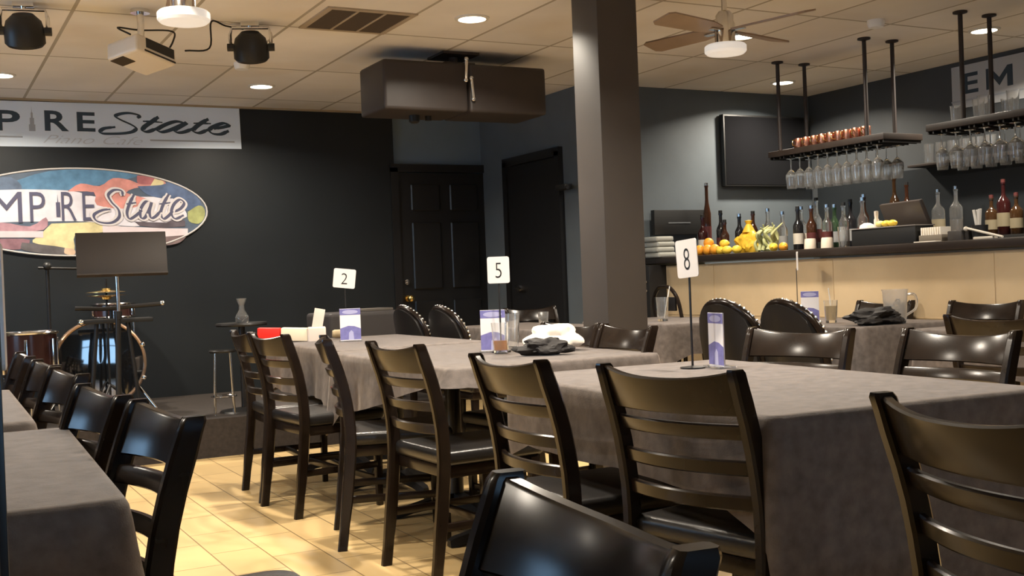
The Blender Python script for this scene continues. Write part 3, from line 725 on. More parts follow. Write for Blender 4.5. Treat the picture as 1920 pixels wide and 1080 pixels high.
make_table(*TL1, 'table under the dark cloth in the left foreground', [0])
cloth(*TL1, (.24, .45, .20, .18), 'charcoal cloth on the table in the left foreground', 11, flare=.04, fold=.012)
make_table(*TL2, 'table under the dark cloth behind the left foreground table', [0])
cloth(*TL2, (.24, .18, .20, .2), 'charcoal cloth on the second left table, behind the foreground one', 13, flare=.03, fold=.010)
make_table(*TL0, 'table nearest the camera of which one cloth corner shows at the bottom', [0])
cloth(*TL0, (.24, .2, .16, .16), 'charcoal cloth whose rounded corner shows at the bottom of the picture', 17, flare=.03, fold=.010)
TRA = (4.76, 4.94, .72, 1.28, 0); TRB = (4.76, 3.32, .72, 1.28, 0); TM = (4.58, 6.30, .74, .98, 0); TB = (3.70, 6.66, .58, 1.10, 0)
make_table(*TRA, 'table under the dark cloth carrying the water pitcher', [-.3, .3])
cloth(*TRA, (.22, .36, .2, .2), 'charcoal cloth on the table with the water pitcher and black napkin', 19, flare=.03, fold=.012)
make_table(*TRB, 'table under the dark cloth at the right edge, hidden behind the chairs', [0])
cloth(*TRB, (.22, .2, .2, .2), 'charcoal cloth on the table by the right picture edge near the bar', 23, flare=.03, fold=.010)
make_table(*TM, 'table under the dark cloth at the left end of the bar', [0])
cloth(*TM, (.22, .2, .2, .2), 'charcoal cloth on the table with the single pint glass at the bar end', 29, flare=.03, fold=.010)
make_table(*TB, 'table under the dark cloth between the two black doors', [0])
cloth(*TB, (.2, .2, .2, .2), 'charcoal cloth on the far table before the narrow black door', 31, flare=.03, fold=.010)
TZ = .7635

# ------------------------------------------------------------------ number signs, menu cards
def number_sign(x, y, num, label, rz, tilt=0.0, w=.098, h=.118, pole_w=.007, z=TZ, ph=.310):
    t = thing('table_number_sign', label, 'table number', (x, y, z), rz, 'table number signs')
    MB().lathe([(.0, 0), (.042, 0), (.042, .004), (.010, .008), (.0, .009)], 24).build('base', m_iron, t)
    MB().box((0, 0, .007+ph/2), (pole_w, pole_w*.7, ph), bevel=.001).build('pole', m_iron, t)
    R = roty(tilt); C = Vector((0, -.006, .008+ph+h/2-.012))
    am = lambda u, v, d: C + R @ Vector((u, -d, v))
    def rr(a, b, r=.010):
        P = []
        for cx, cy, a0 in ((a-r, b-r, 0), (-a+r, b-r, PI/2), (-a+r, -b+r, PI), (a-r, -b+r, 1.5*PI)):
            for i in range(5): an = a0+PI/2*i/4; P.append((cx+r*math.cos(an), cy+r*math.sin(an)))
        return P
    card = MB().prism(rr(w/2, h/2), am, 0, .003).build('card', m_card, t, smooth=False)
    if num:
        mb = MB(); text_bm(mb, num, (-w*.14, w*.14, -h*.30, h*.27), am, 0, .0036, bold=-.012); mb.build('numeral', m_ink, card, smooth=False)
    return t
number_sign(2.313, 3.038, '8', 'white number 8 sign on a thin black pole', math.radians(-86), math.radians(-4), w=.105, h=.128)
number_sign(2.30, 4.40, '5', 'white number 5 sign above the table with the amber drink', math.radians(-28), 0)
number_sign(2.235, 6.22, '2', 'white number 2 sign standing on the farthest aisle table', math.radians(-24), math.radians(7), w=.128, h=.112)
number_sign(5.02, 5.47, '', 'number sign seen edge-on before the tan bar front', math.radians(52), 0, w=.10, h=.12)
number_sign(.070, 1.185, '', 'dark sign pole with a white card edge at the left picture border', math.radians(85), 0, w=.09, h=.120, pole_w=.011, ph=.262)

m_purple = mat('purple_print', lin((120, 118, 176)), .4, var=.15, vscale=40)
m_lilac = mat('lilac_print', lin((176, 176, 214)), .4)
m_acryl = mat('acrylic', (.95, .95, .97), .05, trans=.85, ior=1.3)
def menu_card(x, y, label, rz, w=.105, h=.178):
    t = thing('menu_card', label, 'menu card', (x, y, TZ), rz, 'purple menu cards')
    MB().box((0, .01, .003), (w+.012, .065, .006), bevel=.001).build('stand_foot', m_acryl, t)
    c = MB().box((0, 0, .006+h/2), (w, .004, h)).build('card', mat('menu_white', (.82, .80, .83), .4), t, smooth=False)
    am = lambda u, v, d: (u, -.002-d, .006+v)
    MB().prism([(-w/2, h*.80), (w/2, h*.80), (w/2, h*.99), (-w/2, h*.99)], am, 0, .0006).build('header', m_purple, c, smooth=False)
    MB().prism([(w*.38*math.cos(2*PI*i/24), h*.89+h*.065*math.sin(2*PI*i/24)) for i in range(24)], am, .0006, .001).build('header_oval', m_lilac, c, smooth=False)
    MB().prism([(-w/2, h*.02), (w/2, h*.02), (w/2, h*.36), (w*.2, h*.44), (-w*.1, h*.46), (-w/2, h*.38)], am, 0, .0006).build('picture', m_purple, c, smooth=False)
    MB().prism([(-w*.10, h*.02), (w*.16, h*.02), (w*.13, h*.26), (w*.03, h*.32), (-w*.08, h*.24)], am, .0006, .001).build('picture_figure', m_lilac, c, smooth=False)
    b = MB(); b.prism([(-w/2, h*.01), (w/2, h*.01), (w/2, h*.99), (-w/2, h*.99)], lambda u, v, d: (u, .0022+d, .006+v), 0, .0006); b.build('back_print', m_purple, c, smooth=False)
menu_card(2.376, 2.986, 'slim purple and white menu card beside the number 8 pole', math.radians(-101))
menu_card(2.285, 4.445, 'purple menu card behind the amber drink', math.radians(-34), w=.112, h=.182)
menu_card(2.213, 6.091, 'purple and white menu card on the table with sign 2', math.radians(-14), w=.118, h=.182)
menu_card(4.62, 4.93, 'purple menu card on the table by the bar, behind a round-backed chair', math.radians(-60))

# ------------------------------------------------------------------ glasses, bottles
def pint(x, y, z, label, h=.15, r=.042, drink=None, lvl=.4, group='drinking glasses', straw=None):
    t = thing('drinking_glass', label, 'glass', (x, y, z), 0, group)
    o = [(.0, 0), (r*.78, 0), (r, h)]; i = [(r-.0025, h), (r*.78-.0025, .014), (.0, .014)]
    MB().lathe(o+i, 24, caps=False).build('tumbler', m_glass, t)
    if drink:
        rr = lambda zz: (r*.78+(r-r*.78)*zz/h)-.0035
        MB().lathe([(.0, .0155), (rr(.0155), .0155), (rr(h*lvl), h*lvl), (.0, h*lvl)], 24).build('drink', drink, t)
    if straw: MB().cyl((r*.3, 0, .02), (-r*.6+straw, .01, h+.07), .0032, seg=8).build('straw', m_white, t)
m_amber = mat('amber_drink', (.85, .36, .04), .1, trans=.55, ior=1.33)
pint(2.258, 4.325, TZ, 'pint glass with a third of amber drink left', .135, .040, m_amber, .42, straw=.0)
pint(2.40, 4.50, TZ, 'empty pint glass behind the amber drink', .165, .046)
pint(4.44, 6.14, TZ, 'pint glass with a straw on the table at the bar end', .16, .044, straw=.10)
pint(4.655, 4.80, TZ, 'stemless glass of pale drink right of the small menu card', .13, .040, mat('pale_drink', (.85, .70, .42), .1, trans=.5), .75, straw=.02)
pint(3.62, 6.32, TZ, 'small glass on the far table beside the pillar', .10, .036)
# pitcher
t = thing('pitcher', 'clear plastic water pitcher on the table before the bar', 'pitcher', (4.735, 4.395, TZ))
MB().lathe([(.0, 0), (.052, 0), (.058, .03), (.066, .17), (.072, .185), (.069, .185), (.063, .168), (.055, .03), (.05, .010), (.0, .010)], 28, caps=False).build('jug', m_jug, t)
MB().tube(catmull([(.06, -.02, .155), (.11, -.04, .15), (.115, -.04, .08), (.058, -.02, .04)], 6), .007, 8).build('handle', m_jug, t)
mb = MB()
for i in range(7): mb.box((.02*math.cos(i*2.1), .02*math.sin(i*2.1), .035+.014*i), (.024, .024, .022), rotz(i)@rotx(.4*i), bevel=.003)
mb.build('ice', m_glass, t)

# crumpled napkins
def crumple(name, mtl, c, size, seed, label, cat, amp=.35, rz=0, fine=.55):
    bm = bmesh.new(); bmesh.ops.create_icosphere(bm, subdivisions=4, radius=1)
    for v in bm.verts:
        p = v.co.normalized(); k = 1+amp*(noise.noise(p*1.7+Vector((seed, 0, 0)))+fine*abs(noise.noise(p*4+Vector((0, seed, 0))))-.15)
        q = Vector((p.x*size[0]*k, p.y*size[1]*k, p.z*size[2]*k)); q.z = max(q.z+size[2]*.75, 0)
        v.co = q
    mb = MB(); mb.bm.free(); mb.bm = bm
    o = mb.build(name, mtl, loc=c, rz=rz, angle=28); return tag(o, label, cat)
crumple('napkin', m_napkin, (2.50, 4.28, TZ), (.122, .095, .070), 2.3, 'large crumpled white napkin on the table with sign 5', 'napkin', .34, -.5, .22)
crumple('napkin', mat('cream_napkin', (.80, .70, .45), .8), (2.405, 4.395, TZ), (.045, .03, .010), 8.1, 'small flat cream napkin between the glasses and the white napkin', 'napkin', .3)
o = crumple('napkin', m_blackcloth, (2.335, 4.07, TZ), (.105, .050, .040), 5.2, 'crumpled black cloth napkin in front of the white napkin', 'napkin', .5, -.5)
o = crumple('napkin', m_blackcloth, (4.60, 4.41, TZ), (.15, .10, .05), 6.6, 'bunched black napkin left of the water pitcher', 'napkin', .5, -.2)

# paper packet with the red end
t = thing('paper_packet', 'cream paper packet with a bright red end on the farthest aisle table', 'packet', (2.02, 6.46, TZ), math.radians(-22))
mb = MB(); mb.box((.02, 0, .040), (.24, .09, .078), roty(.06), bevel=.010); mb.build('packet_body', m_cream, t)
mb = MB(); mb.box((-.170, 0, .052), (.130, .094, .070), roty(.05), bevel=.006); mb.build('red_end', mat('red_print', (.75, .02, .012), .5), t)
mb = MB(); mb.box((.120, -.03, .115), (.062, .006, .15), roty(.20), bevel=.001); mb.box((.110, -.045, .03), (.11, .02, .11), bevel=.014, seg=3); mb.build('flap', mat('flap_paper', (.72, .62, .54), .6), t)
mb = MB(); mb.lathe([(.0, 0), (.020, .002), (.026, .015), (.026, .085), (.020, .098), (.0, .10)], 16, (2.25, 6.52, TZ+.028), roty(PI/2)@rotx(.2)); tag(mb.build('bread_roll', mat('roll_tan', (.50, .40, .25), .6)), 'small tan roll lying right of the cream packet', 'roll')

# ------------------------------------------------------------------ stage: music stand, drums, side tables
t = thing('music_stand', 'black music stand with a solid desk in front of the oval sign', 'music stand', (1.12, 7.18, 0), math.radians(-6))
R = rotx(math.radians(-14))
mb = MB(); mb.box((0.03, -.02, 1.335), (.525, .012, .265), R, bevel=.004); mb.box((.03, -.05, 1.203), (.525, .06, .008), R); mb.build('desk', mat('stand_desk', (.040, .032, .028), .5), t)
mb = MB(); mb.cyl((0, .03, .93), (-.003, .015, 1.30), .012); mb.build('upper_tube', m_chrome, t)
mb = MB(); mb.cyl((-.03, .04, .12), (-.005, .03, .96), .017); mb.lathe([(.024, 0), (.024, .05)], 16, (-.004, .03, .93)); mb.build('lower_tube', m_iron, t)
mb = MB(); mb.box((0, .0, 1.30), (.09, .03, .03), bevel=.008); mb.build('tilt_clamp', m_chrome, t)
for a in range(3):
    mb = MB(); an = a*2*PI/3+.5; mb.tube([(-.03, .04, .22), (-.03+.16*math.cos(an), .04+.16*math.sin(an), .12), (-.03+.30*math.cos(an), .04+.30*math.sin(an), .012)], .011, 8); mb.build('leg', m_iron, t)

m_shell = mat('drum_shell', (.045, .018, .016), .2, coat=.5)
m_head = mat('dark_drum_head', (.010, .012, .016), .04, ior=2.3)
t = thing('bass_drum', 'bass drum lying on its side on the stage, its glossy head mirroring the windows', 'drum', (1.16, 8.40, .60), math.radians(-5))
t.rotation_euler = (math.radians(-2.2), 0, math.radians(-5))
RD = rotx(PI/2)
mb = MB(); mb.lathe([(.288, -.20), (.288, .20)], 48, (0, 0, 0), RD, caps=False); mb.build('shell', m_shell, t)
mb = MB(); mb.lathe([(.0, .212), (.10, .211), (.20, .208), (.282, .202), (.282, .198), (.0, .198)], 48, (0, 0, 0), RD, caps=False); mb.build('drum_head', m_head, t)
m_hoop = mat('hoop_bronze', (.52, .36, .26), .25, metal=.8)
for d in (-.205, .205):
    mb = MB(); mb.tube([(.295*math.cos(2*PI*i/48), -d, .295*math.sin(2*PI*i/48)) for i in range(48)], .012, 8, closed=True); mb.build('hoop', m_hoop, t)
for i in range(8):
    a = 2*PI*(i+.5)/8; mb = MB(); mb.cyl((.305*math.cos(a), -.22, .305*math.sin(a)), (.305*math.cos(a), -.09, .305*math.sin(a)), .009); mb.box((.305*math.cos(a), -.21, .305*math.sin(a)), (.03, .035, .03), roty(-a), bevel=.006); mb.build('lug', m_chrome, t)
for s in (-1, 1): MB().cyl((s*.24, -.12, -.16), (s*.36, -.22, -.340), .010).build('spur', m_chrome, t)
mb = MB(); mb.cyl((0, .1, -.29), (0, .1, -.345), .03); mb.build('rear_foot', m_iron, t)

def side_drum(name, x, y, z, r, h, label, legs):
    t = thing(name, label, 'drum', (x, y, .25))
    MB().lathe([(r, z), (r, z+h)], 36, caps=False).build('shell', m_shell, t)
    MB().lathe([(r-.004, z+h), (.0, z+h+.002)], 36, caps=False).build('drum_head', mat('coated_head', (.45, .42, .38), .6), t)
    for zz in (z, z+h): MB().tube([((r+.004)*math.cos(2*PI*i/36), (r+.004)*math.sin(2*PI*i/36), zz) for i in range(36)], .010, 8, closed=True).build('rim', m_chrome, t)
    for i in range(6):
        a = 2*PI*i/6+.3; MB().box(((r+.012)*math.cos(a), (r+.012)*math.sin(a), z+h*.5), (.02, .02, h*.75), rotz(a), bevel=.005).build('lug', m_chrome, t)
    for i in range(3):
        a = 2*PI*i/3+.4; MB().cyl(((r+.02)*math.cos(a), (r+.02)*math.sin(a), 0), ((r+.02)*math.cos(a), (r+.02)*math.sin(a), z+h*.5), .008).build('leg', m_chrome, t)
side_drum('floor_tom', .68, 8.0, .30, .165, .30, 'dark drum with a chrome rim at the left picture edge', 3)
side_drum('snare_drum', 1.35, 8.92, .66, .15, .10, 'small drum standing behind the bass drum', 3)
def cymbal(x, y, z, label, r=.15, two=True):
    t = thing('hi_hat', label, 'cymbal', (x, y, .25))
    z -= .25
    MB().cyl((0, 0, .02), (0, 0, z+.09), .008).build('rod', m_iron, t)
    MB().lathe([(.0, z+.028), (.03, z+.026), (.035, z+.012), (r, z), (r, z-.002), (.03, z+.008), (.0, z+.010)], 32, caps=False).build('top_cymbal', m_brass, t)
    MB().lathe([(.0, z-.050), (.03, z-.048), (.035, z-.034), (r, z-.022), (r, z-.020), (.0, z-.02)], 32, caps=False).build('bottom_cymbal', m_brass, t)
    for i in range(3):
        a = i*2*PI/3; MB().tube([(0, 0, .22), (.24*math.cos(a), .24*math.sin(a), .008)], .008, 8).build('leg', m_iron, t)
cymbal(1.17, 8.0, 1.10, 'gold hi-hat cymbals glinting behind the music stand pole', .13)
t = thing('percussion_stand', 'black flat stand with knobs below the hi-hat cymbals', 'stand', (1.16, 7.72, .25))
MB().tube([(-.22, .05, .75), (-.05, .02, .74), (.33, -.02, .76)], .014, 8).build('cross_bar', m_iron, t)
MB().box((.02, 0, .66), (.46, .12, .028), bevel=.006).build('shelf', m_plastic, t)
MB().cyl((0, .03, .60), (0, .03, .745), .012).build('riser', m_iron, t)
mb = MB(); mb.ball((-.20, -.06, .66), .02); mb.ball((.32, -.02, .762), .018); mb.build('knob', m_chrome, t)
for s in (-.16, .16): MB().cyl((s, 0, .004), (s*.6, 0, .66), .014).build('leg', m_iron, t)

t = thing('bistro_table', 'small round dark table on the stage under the clear bottle', 'side table', (1.985, 7.62, .25))
MB().lathe([(.0, .585), (.17, .585), (.175, .595), (.17, .607), (.0, .607)], 32).build('tabletop', m_iron, t)
MB().cyl((0, 0, .02), (0, 0, .59), .022).build('column', m_iron, t)
MB().lathe([(.0, 0), (.17, 0), (.16, .012), (.03, .03), (.0, .03)], 28).build('base', m_iron, t)
mb = MB(); mb.lathe([(.0, 0), (.040, 0), (.046, .01), (.044, .045), (.020, .085), (.018, .12), (.030, .145), (.036, .165), (.033, .165), (.015, .12), (.016, .085), (.04, .045), (.0, .012)], 24, caps=False)
tag(mb.build('carafe', m_glass, loc=(1.985, 7.60, .8575)), 'clear waisted glass carafe on the small dark stage table', 'carafe')
t = thing('wire_stool', 'thin black metal stool beside the small stage table', 'stool', (1.83, 7.55, .25))
MB().lathe([(.0, .415), (.085, .415), (.09, .425), (.085, .433), (.0, .433)], 24).build('seat', m_iron, t)
for i in range(4):
    a = i*PI/2+.6; MB().cyl((.09*math.cos(a), .09*math.sin(a), .0), (.07*math.cos(a), .07*math.sin(a), .42), .006).build('leg', m_chrome, t)
MB().tube([(.082*math.cos(2*PI*i/20), .082*math.sin(2*PI*i/20), .12) for i in range(20)], .005, 6, closed=True).build('ring', m_chrome, t)
t = thing('microphone_stand', 'thin black boom microphone stand between the floor tom and the bass drum', 'microphone stand', (.86, 8.55, .25))
mb = MB(); mb.cyl((0, 0, .02), (0, 0, 1.05), .012); mb.build('upright', m_iron, t)
mb = MB(); mb.cyl((-.06, 0, 1.04), (.30, -.05, 1.02), .009); mb.build('boom', m_iron, t)
mb = MB(); mb.ball((0, 0, 1.05), .03); mb.build('clutch', m_plastic, t)
mb = MB(); mb.cyl((.30, -.05, 1.02), (.36, -.06, .99), .018, .024); mb.build('microphone', m_plastic, t)
for i in range(3):
    a = i*2*PI/3+.3; MB().tube([(0, 0, .16), (.22*math.cos(a), .22*math.sin(a), .008)], .009, 8).build('leg', m_iron, t)
# covered amplifier on the stage
t = thing('covered_amplifier', 'bulky black covered amplifier behind the table with sign 2', 'amplifier', (2.86, 7.75, .25), math.radians(4))
mb = MB(); mb.box((0, 0, .33), (.60, .44, .62), bevel=.03, seg=3); mb.build('cover', mat('amp_cover', (.035, .030, .030), .6, bump=.1, bscale=12), t)
mb = MB(); mb.box((.10, -.05, .650), (.26, .20, .018), rotz(.1), bevel=.004); mb.build('lid', mat('amp_lid', (.11, .095, .08), .6), t)
for s in (-1, 1): MB().box((s*.22, 0, .012), (.06, .30, .024)).build('foot', m_plastic, t, smooth=False)

# ------------------------------------------------------------------ bar
t = thing('bar_counter', 'long bar counter with a tan panelled front and dark top', 'bar counter', (0, 0, 0))
yl, yr = 7.19, 1.6
MB().box((5.285, (yl+yr)/2, .57), (.07, yl-yr, 1.14)).build('front_panel', m_tan, t, smooth=False)
mb = MB()
for z in (.38, .76): mb.box((5.249, (yl+yr)/2, z), (.003, yl-yr, .004))
for y in (6.6, 5.38, 4.16, 2.94): mb.box((5.249, y, .57), (.003, .004, 1.12))
mb.build('panel_joint', mat('joint_tan', (.52, .38, .22), .6), t, smooth=False)
MB().box((5.50, (7.39+yr)/2, 1.182), (.62, 7.39-yr, .050), bevel=.008).build('counter_top', m_bartop, t)
MB().box((5.17, 7.285, .575), (.17, .19, 1.15), bevel=.005).build('end_post', m_iron, t)
mb = MB()
for z in (1.02, .95): mb.ball((5.07, 7.22, z), .014)
mb.build('bulb_glint', m_chrome, t)  # chrome balls standing for the tiny bulb highlights by the end post
mb = MB(); mb.box((6.68, 4.6, .47), (.60, 5.3, .94)); tag(mb.build('back_bar', m_plastic, smooth=False), 'black back counter along the wall behind the bar', 'counter')
mb = MB(); mb.box((6.985, 4.2, 1.38), (.02, 6.2, .88)); tag(mb.build('splash_panel', m_black_paint, smooth=False), 'black panel on the wall behind the bottles', 'wall panel')
BZ = 1.2075; BBZ = .941
# bottles
def bottle_prof(h, r, neck=.3, nr=.013):
    sh = h*(1-neck); return [(.0, 0), (r*.93, 0), (r, .006), (r, sh*.86), (r*.8, sh*.95), (nr*1.25, sh*1.06), (nr, sh*1.15), (nr, h-.014), (nr*1.25, h-.012), (nr*1.25, h), (.0, h)]
BM = dict(clear=m_glass, green=mat('green_glass', (.03, .06, .03), .08, trans=.3), brown=mat('brown_glass', (.06, .022, .010), .08, trans=.3), red=mat('red_bottle', (.028, .006, .006), .15), black=mat('dark_bottle', (.012, .012, .014), .1), amber=mat('amber_liquor', (.05, .024, .010), .08, trans=.2))
LM = dict(white=mat('label_white', (.62, .57, .48), .6), red=mat('label_red', (.09, .018, .016), .6), cream=mat('label_cream', (.26, .22, .14), .6), grey=mat('label_grey', (.28, .28, .28), .6))
def bottle(x, y, z, h, r, kind, lab, cap, label, group):
    t = thing('bottle', label, 'bottle', (x, y, z), 0, group)
    MB().lathe(bottle_prof(h, r), 18).build('bottle_body', BM[kind], t)
    if lab: MB().lathe([(r+.0008, h*.16), (r+.0008, h*.42)], 18, caps=False).build('bottle_label', LM[lab], t)
    MB().lathe([(.0, h), (.015, h), (.015, h+.022), (.0, h+.024)], 12).build('cap', cap, t)
    if kind == 'clear': MB().lathe([(.0, .008), (r-.006, .008), (r-.006, h*.38), (.0, h*.38)], 16).build('liquor', mat('clear_liquor', (.35, .33, .31), .1, trans=.5), t)
rb = random.Random(4)
g = 'bottles at the left end of the bar'
L1 = [(5.62, 7.12, .56, .030, 'brown', 'red', m_chrome, 'very tall slim bottle topped by a pourer at the left end of the bar'),
      (5.50, 7.03, .30, .038, 'red', 'white', m_plastic, 'dark red bottle with a white label right in front of the tall slim one'),
      (5.64, 6.98, .33, .036, 'black', 'red', m_plastic, 'dark bottle just right of the tall slim one'),
      (5.58, 6.86, .25, .034, 'brown', 'cream', m_plastic, 'short brown bottle above the oranges'),
      (5.66, 6.78, .29, .036, 'black', 'grey', m_chrome, 'black bottle with a shiny cap above the oranges'),
      (5.66, 6.62, .30, .034, 'brown', None, m_plastic, 'brown bottle left of the yellow bag'),
      (5.70, 6.50, .31, .034, 'clear', 'grey', m_chrome, 'clear bottle with a pale cap behind the yellow bag')]
for a in L1: bottle(a[0], a[1], BZ, a[2], a[3], a[4], a[5], a[6], a[7], g)
g = 'bottles behind the celery and the white cups'
kinds = ['clear', 'clear', 'black', 'clear', 'brown', 'green', 'clear', 'black', 'clear', 'brown', 'clear']
for i, k_ in enumerate(kinds):
    bottle(5.62+.12*(i % 2)+rb.uniform(-.02, .02), 6.24-.075*i, BZ, rb.uniform(.26, .36), rb.uniform(.032, .038), k_, rb.choice(['white', 'grey', 'red', None]), rb.choice([m_chrome, m_plastic, m_chrome]),
           '%s bottle from the left in the row between the celery and the bar caddy' % ORD[i], g)
g = 'bottles on the back counter'
tag(MB().box((6.72, 5.55, BBZ+.158), (.30, 1.7, .315), bevel=.004).build('bottle_riser', m_plastic), 'black step on the back counter that the tall bottles stand on', 'riser')
BBZ += .3175
for i, (y, h, r, k_, lb, cp) in enumerate([(5.76, .66, .052, 'clear', 'cream', m_chrome), (5.60, .67, .050, 'clear', None, m_chrome), (5.30, .58, .048, 'amber', 'cream', LM['red']), (5.20, .68, .050, 'red', 'cream', LM['red']), (5.10, .58, .048, 'amber', 'cream', LM['red']), (6.17, .80, .045, 'amber', None, m_plastic), (6.05, .74, .045, 'brown', 'cream', m_plastic)]):
    bottle(6.68, y, BBZ, h-.3175, r*.92, k_, lb, cp, ['large clear bottle with a cream label right of the till screen', 'large clear bottle without label right of the labelled one', 'amber bottle with a cream label left of the tall red one', 'tall red bottle at the right edge above the straws', 'amber bottle right of the tall red one', 'tall amber bottle under the right end of the copper mug shelf', 'brown bottle right of the tall amber one under the copper mug shelf'][i], g)
# fruit and vegetables
o = crumple('lemon_bag', mat('yellow_bag', (.78, .48, .04), .5, var=.2, vscale=30), (5.48, 6.46, BZ), (.085, .115, .095), 3.1, 'bulging yellow bag of lemons on the bar', 'bag of lemons', .25)
mb = MB(); mb.lathe([(.05, 0), (.03, .04), (.018, .06), (.03, .085), (.0, .09)], 12, (0, 0, .155)); mb.build('bag_neck', mat('yellow_bag', (.8, .5, .05)), o)
m_lemon = mat('lemon_skin', (.86, .58, .06), .45, bump=.1, bscale=150); m_orange = mat('orange_skin', (.88, .36, .03), .45, bump=.1, bscale=150)
def fruit(name, x, y, z, r, m, label, cat, group, sq=(1, 1, 1), rz=0):
    t = MB(); t.ball((0, 0, 0), r, 18, sq)
    if name == 'lemon': t.ball((0, r*sq[1]*1.02, 0), r*.22, 8)
    o = t.build(name, m, loc=(x, y, z+r*sq[2]), rz=rz); tag(o, label, cat, group)
places = ['leftmost orange at the front of the bar by the tall bottles', 'second orange from the left on the bar', 'third orange, just left of the yellow bag', 'orange lying on top of the other oranges']
for i, (x, y, dz) in enumerate([(5.33, 6.86, 0), (5.34, 6.775, 0), (5.34, 6.69, 0), (5.38, 6.81, .052)]): fruit('orange', x, y, BZ+dz, .040, m_orange, places[i], 'orange', 'oranges on the bar')
places = ['lemon lying in front of the left side of the yellow bag', 'lemon in front of the middle of the yellow bag', 'lemon in front of the right side of the yellow bag', 'lemon right of the celery', 'lemon half left of the white cups', 'lemon perched left on top by the yellow bag']
for i, (x, y, dz) in enumerate([(5.32, 6.60, 0), (5.31, 6.51, 0), (5.32, 6.41, 0), (5.36, 6.06, 0), (5.35, 5.95, 0), (5.36, 6.60, .05)]): fruit('lemon', x, y, BZ+dz, .030, m_lemon if i != 4 else m_orange, places[i], 'lemon', 'lemons on the bar', (1, 1.3, 1), i*.7)
t = thing('celery_bunch', 'pale green celery bunch leaning right of the yellow bag', 'celery', (5.44, 6.20, BZ))
rc_ = random.Random(9); m_cel = mat('celery_green', (.46, .47, .22), .5, var=.3, vscale=20)
for i in range(10):
    a = rc_.uniform(-.5, .5); y = .11-.022*i; mb = MB()
    mb.tube(catmull([(rc_.uniform(-.05, .05), y, .012), (rc_.uniform(-.04, .04), y+.02*a, .07), (rc_.uniform(-.06, .06), y+.08*a-.02, .12+rc_.uniform(0, .03)), (rc_.uniform(-.08, .08), y+.12*a-.05, .155+rc_.uniform(0, .05))], 4), [.013]*9+[.011, .008, .006, .004], 8); mb.build('stalk', m_cel, t)
# cups, caddy, till, napkins ...
def cup(x, y, label):
    mb = MB(); mb.lathe([(.0, .074), (.034, .074), (.038, .066), (.042, .004), (.042, 0), (.038, 0), (.033, .066), (.0, .068)], 24, caps=False)
    tag(mb.build('coffee_cup', mat('cup_cream', (.72, .62, .50), .35), loc=(x, y, BZ)), label, 'cup', 'cream cups upside down on the bar')
cup(5.42, 5.76, 'left one of the two cream cups on the bar'); cup(5.42, 5.60, 'right one of the two cream cups on the bar')
t = thing('bar_caddy', 'long black condiment caddy on the bar below the till screen', 'caddy', (5.42, 5.04, BZ))
MB().box((0, 0, .055), (.16, .52, .105), bevel=.006).build('tray', m_plastic, t)
MB().box((0, 0, .110), (.17, .53, .006), bevel=.002).build('rim', mat('caddy_rim', (.25, .23, .22), .3), t)
mb = MB(); mb.lathe([(.0, 0), (.05, 0), (.045, .020), (.02, .034), (.0, .036)], 20); tag(mb.build('napkin_mound', m_napkin, loc=(5.42, 5.24, BZ+.1135)), 'small white mound of napkins on the left end of the caddy', 'napkin')
places = ['pale lemon wedge left on the black caddy', 'yellow lemon wedge in the middle of the black caddy', 'yellow lemon wedge right on the black caddy']
for i, y in enumerate((5.11, 5.06, 5.01)): fruit('lemon_wedge', 5.40, y, BZ+.1135, .026, mat('wedge_pale', (.72, .62, .22), .4) if i == 0 else m_lemon, places[i], 'lemon wedge', 'lemon wedges on the caddy', (1, 1.25, .8))
mb = MB(); mb.lathe([(.0, 0), (.016, 0), (.016, .05), (.011, .06), (.013, .085), (.013, .105), (.0, .107)], 14); tag(mb.build('salt_shaker', mat('shaker_cream', (.62, .54, .46), .5), loc=(5.42, 5.16, BZ+.1135)), 'slim cream shaker standing on the black caddy', 'shaker')
pint(5.44, 5.48, BZ, 'tall thin glass left of the black caddy', .14, .030, group='glasses on the bar')
mb = MB(); mb.lathe([(.0, 0), (.034, 0), (.034, .10), (.03, .115), (.0, .118)], 18); tag(mb.build('shaker_tin', m_chrome, loc=(5.60, 5.46, BZ)), 'steel shaker tin behind the thin glass left of the caddy', 'shaker')
t = thing('till_screen', 'dark till screen tilted back on the bar right of the lemon wedges', 'till', (5.60, 5.08, BZ), math.radians(90-14))
R = rotx(math.radians(-22))
MB().box((0, 0, .165), (.44, .03, .23), R, bevel=.008).build('screen_case', mat('till_case', (.05, .04, .036), .4), t)
MB().box((0, .02, .04), (.16, .08, .08), bevel=.01).build('stand', m_plastic, t)
MB().box((0, .0, .005), (.22, .18, .010)).build('foot', m_plastic, t, smooth=False)
mb = MB(); mb.box((-.06, -.017, .17), (.06, .002, .014), R); mb.build('emblem', m_grey, t, smooth=False)
t = thing('napkin_holder', 'dark holder stuffed with white napkins on the bar', 'napkin holder', (5.40, 4.68, BZ))
MB().box((0, 0, .022), (.10, .17, .044), bevel=.004).build('holder', mat('holder_grey', (.22, .19, .15), .4), t)
mb = MB()
for i in range(9): mb.box((.0, -.068+.017*i, .052), (.09, .011, .075), rotx(.05*math.sin(i*2)), bevel=.003)
mb.build('napkins', m_napkin, t)
mb = MB(); mb.box((0, 0, .003), (.05, .16, .006), bevel=.002); tag(mb.build('paper_slip', m_napkin, loc=(5.28, 4.64, BZ)), 'white paper slip on the bar edge below the napkin holder', 'paper')
t = thing('straw_holder', 'dark cup holding white straws on the bar', 'straw holder', (5.44, 4.40, BZ))
MB().lathe([(.0, 0), (.042, 0), (.046, .085), (.042, .085), (.038, .008), (.0, .008)], 20, caps=False).build('holder', m_plastic, t)
for i, (a, b) in enumerate(((.02, .02), (.0, .028), (-.03, .005), (-.045, -.015))): MB().cyl((a*.3, b*.3, .012), (a, b+(-.03 if i > 1 else .01), .175), .008, seg=10).build('straw', m_white, t)
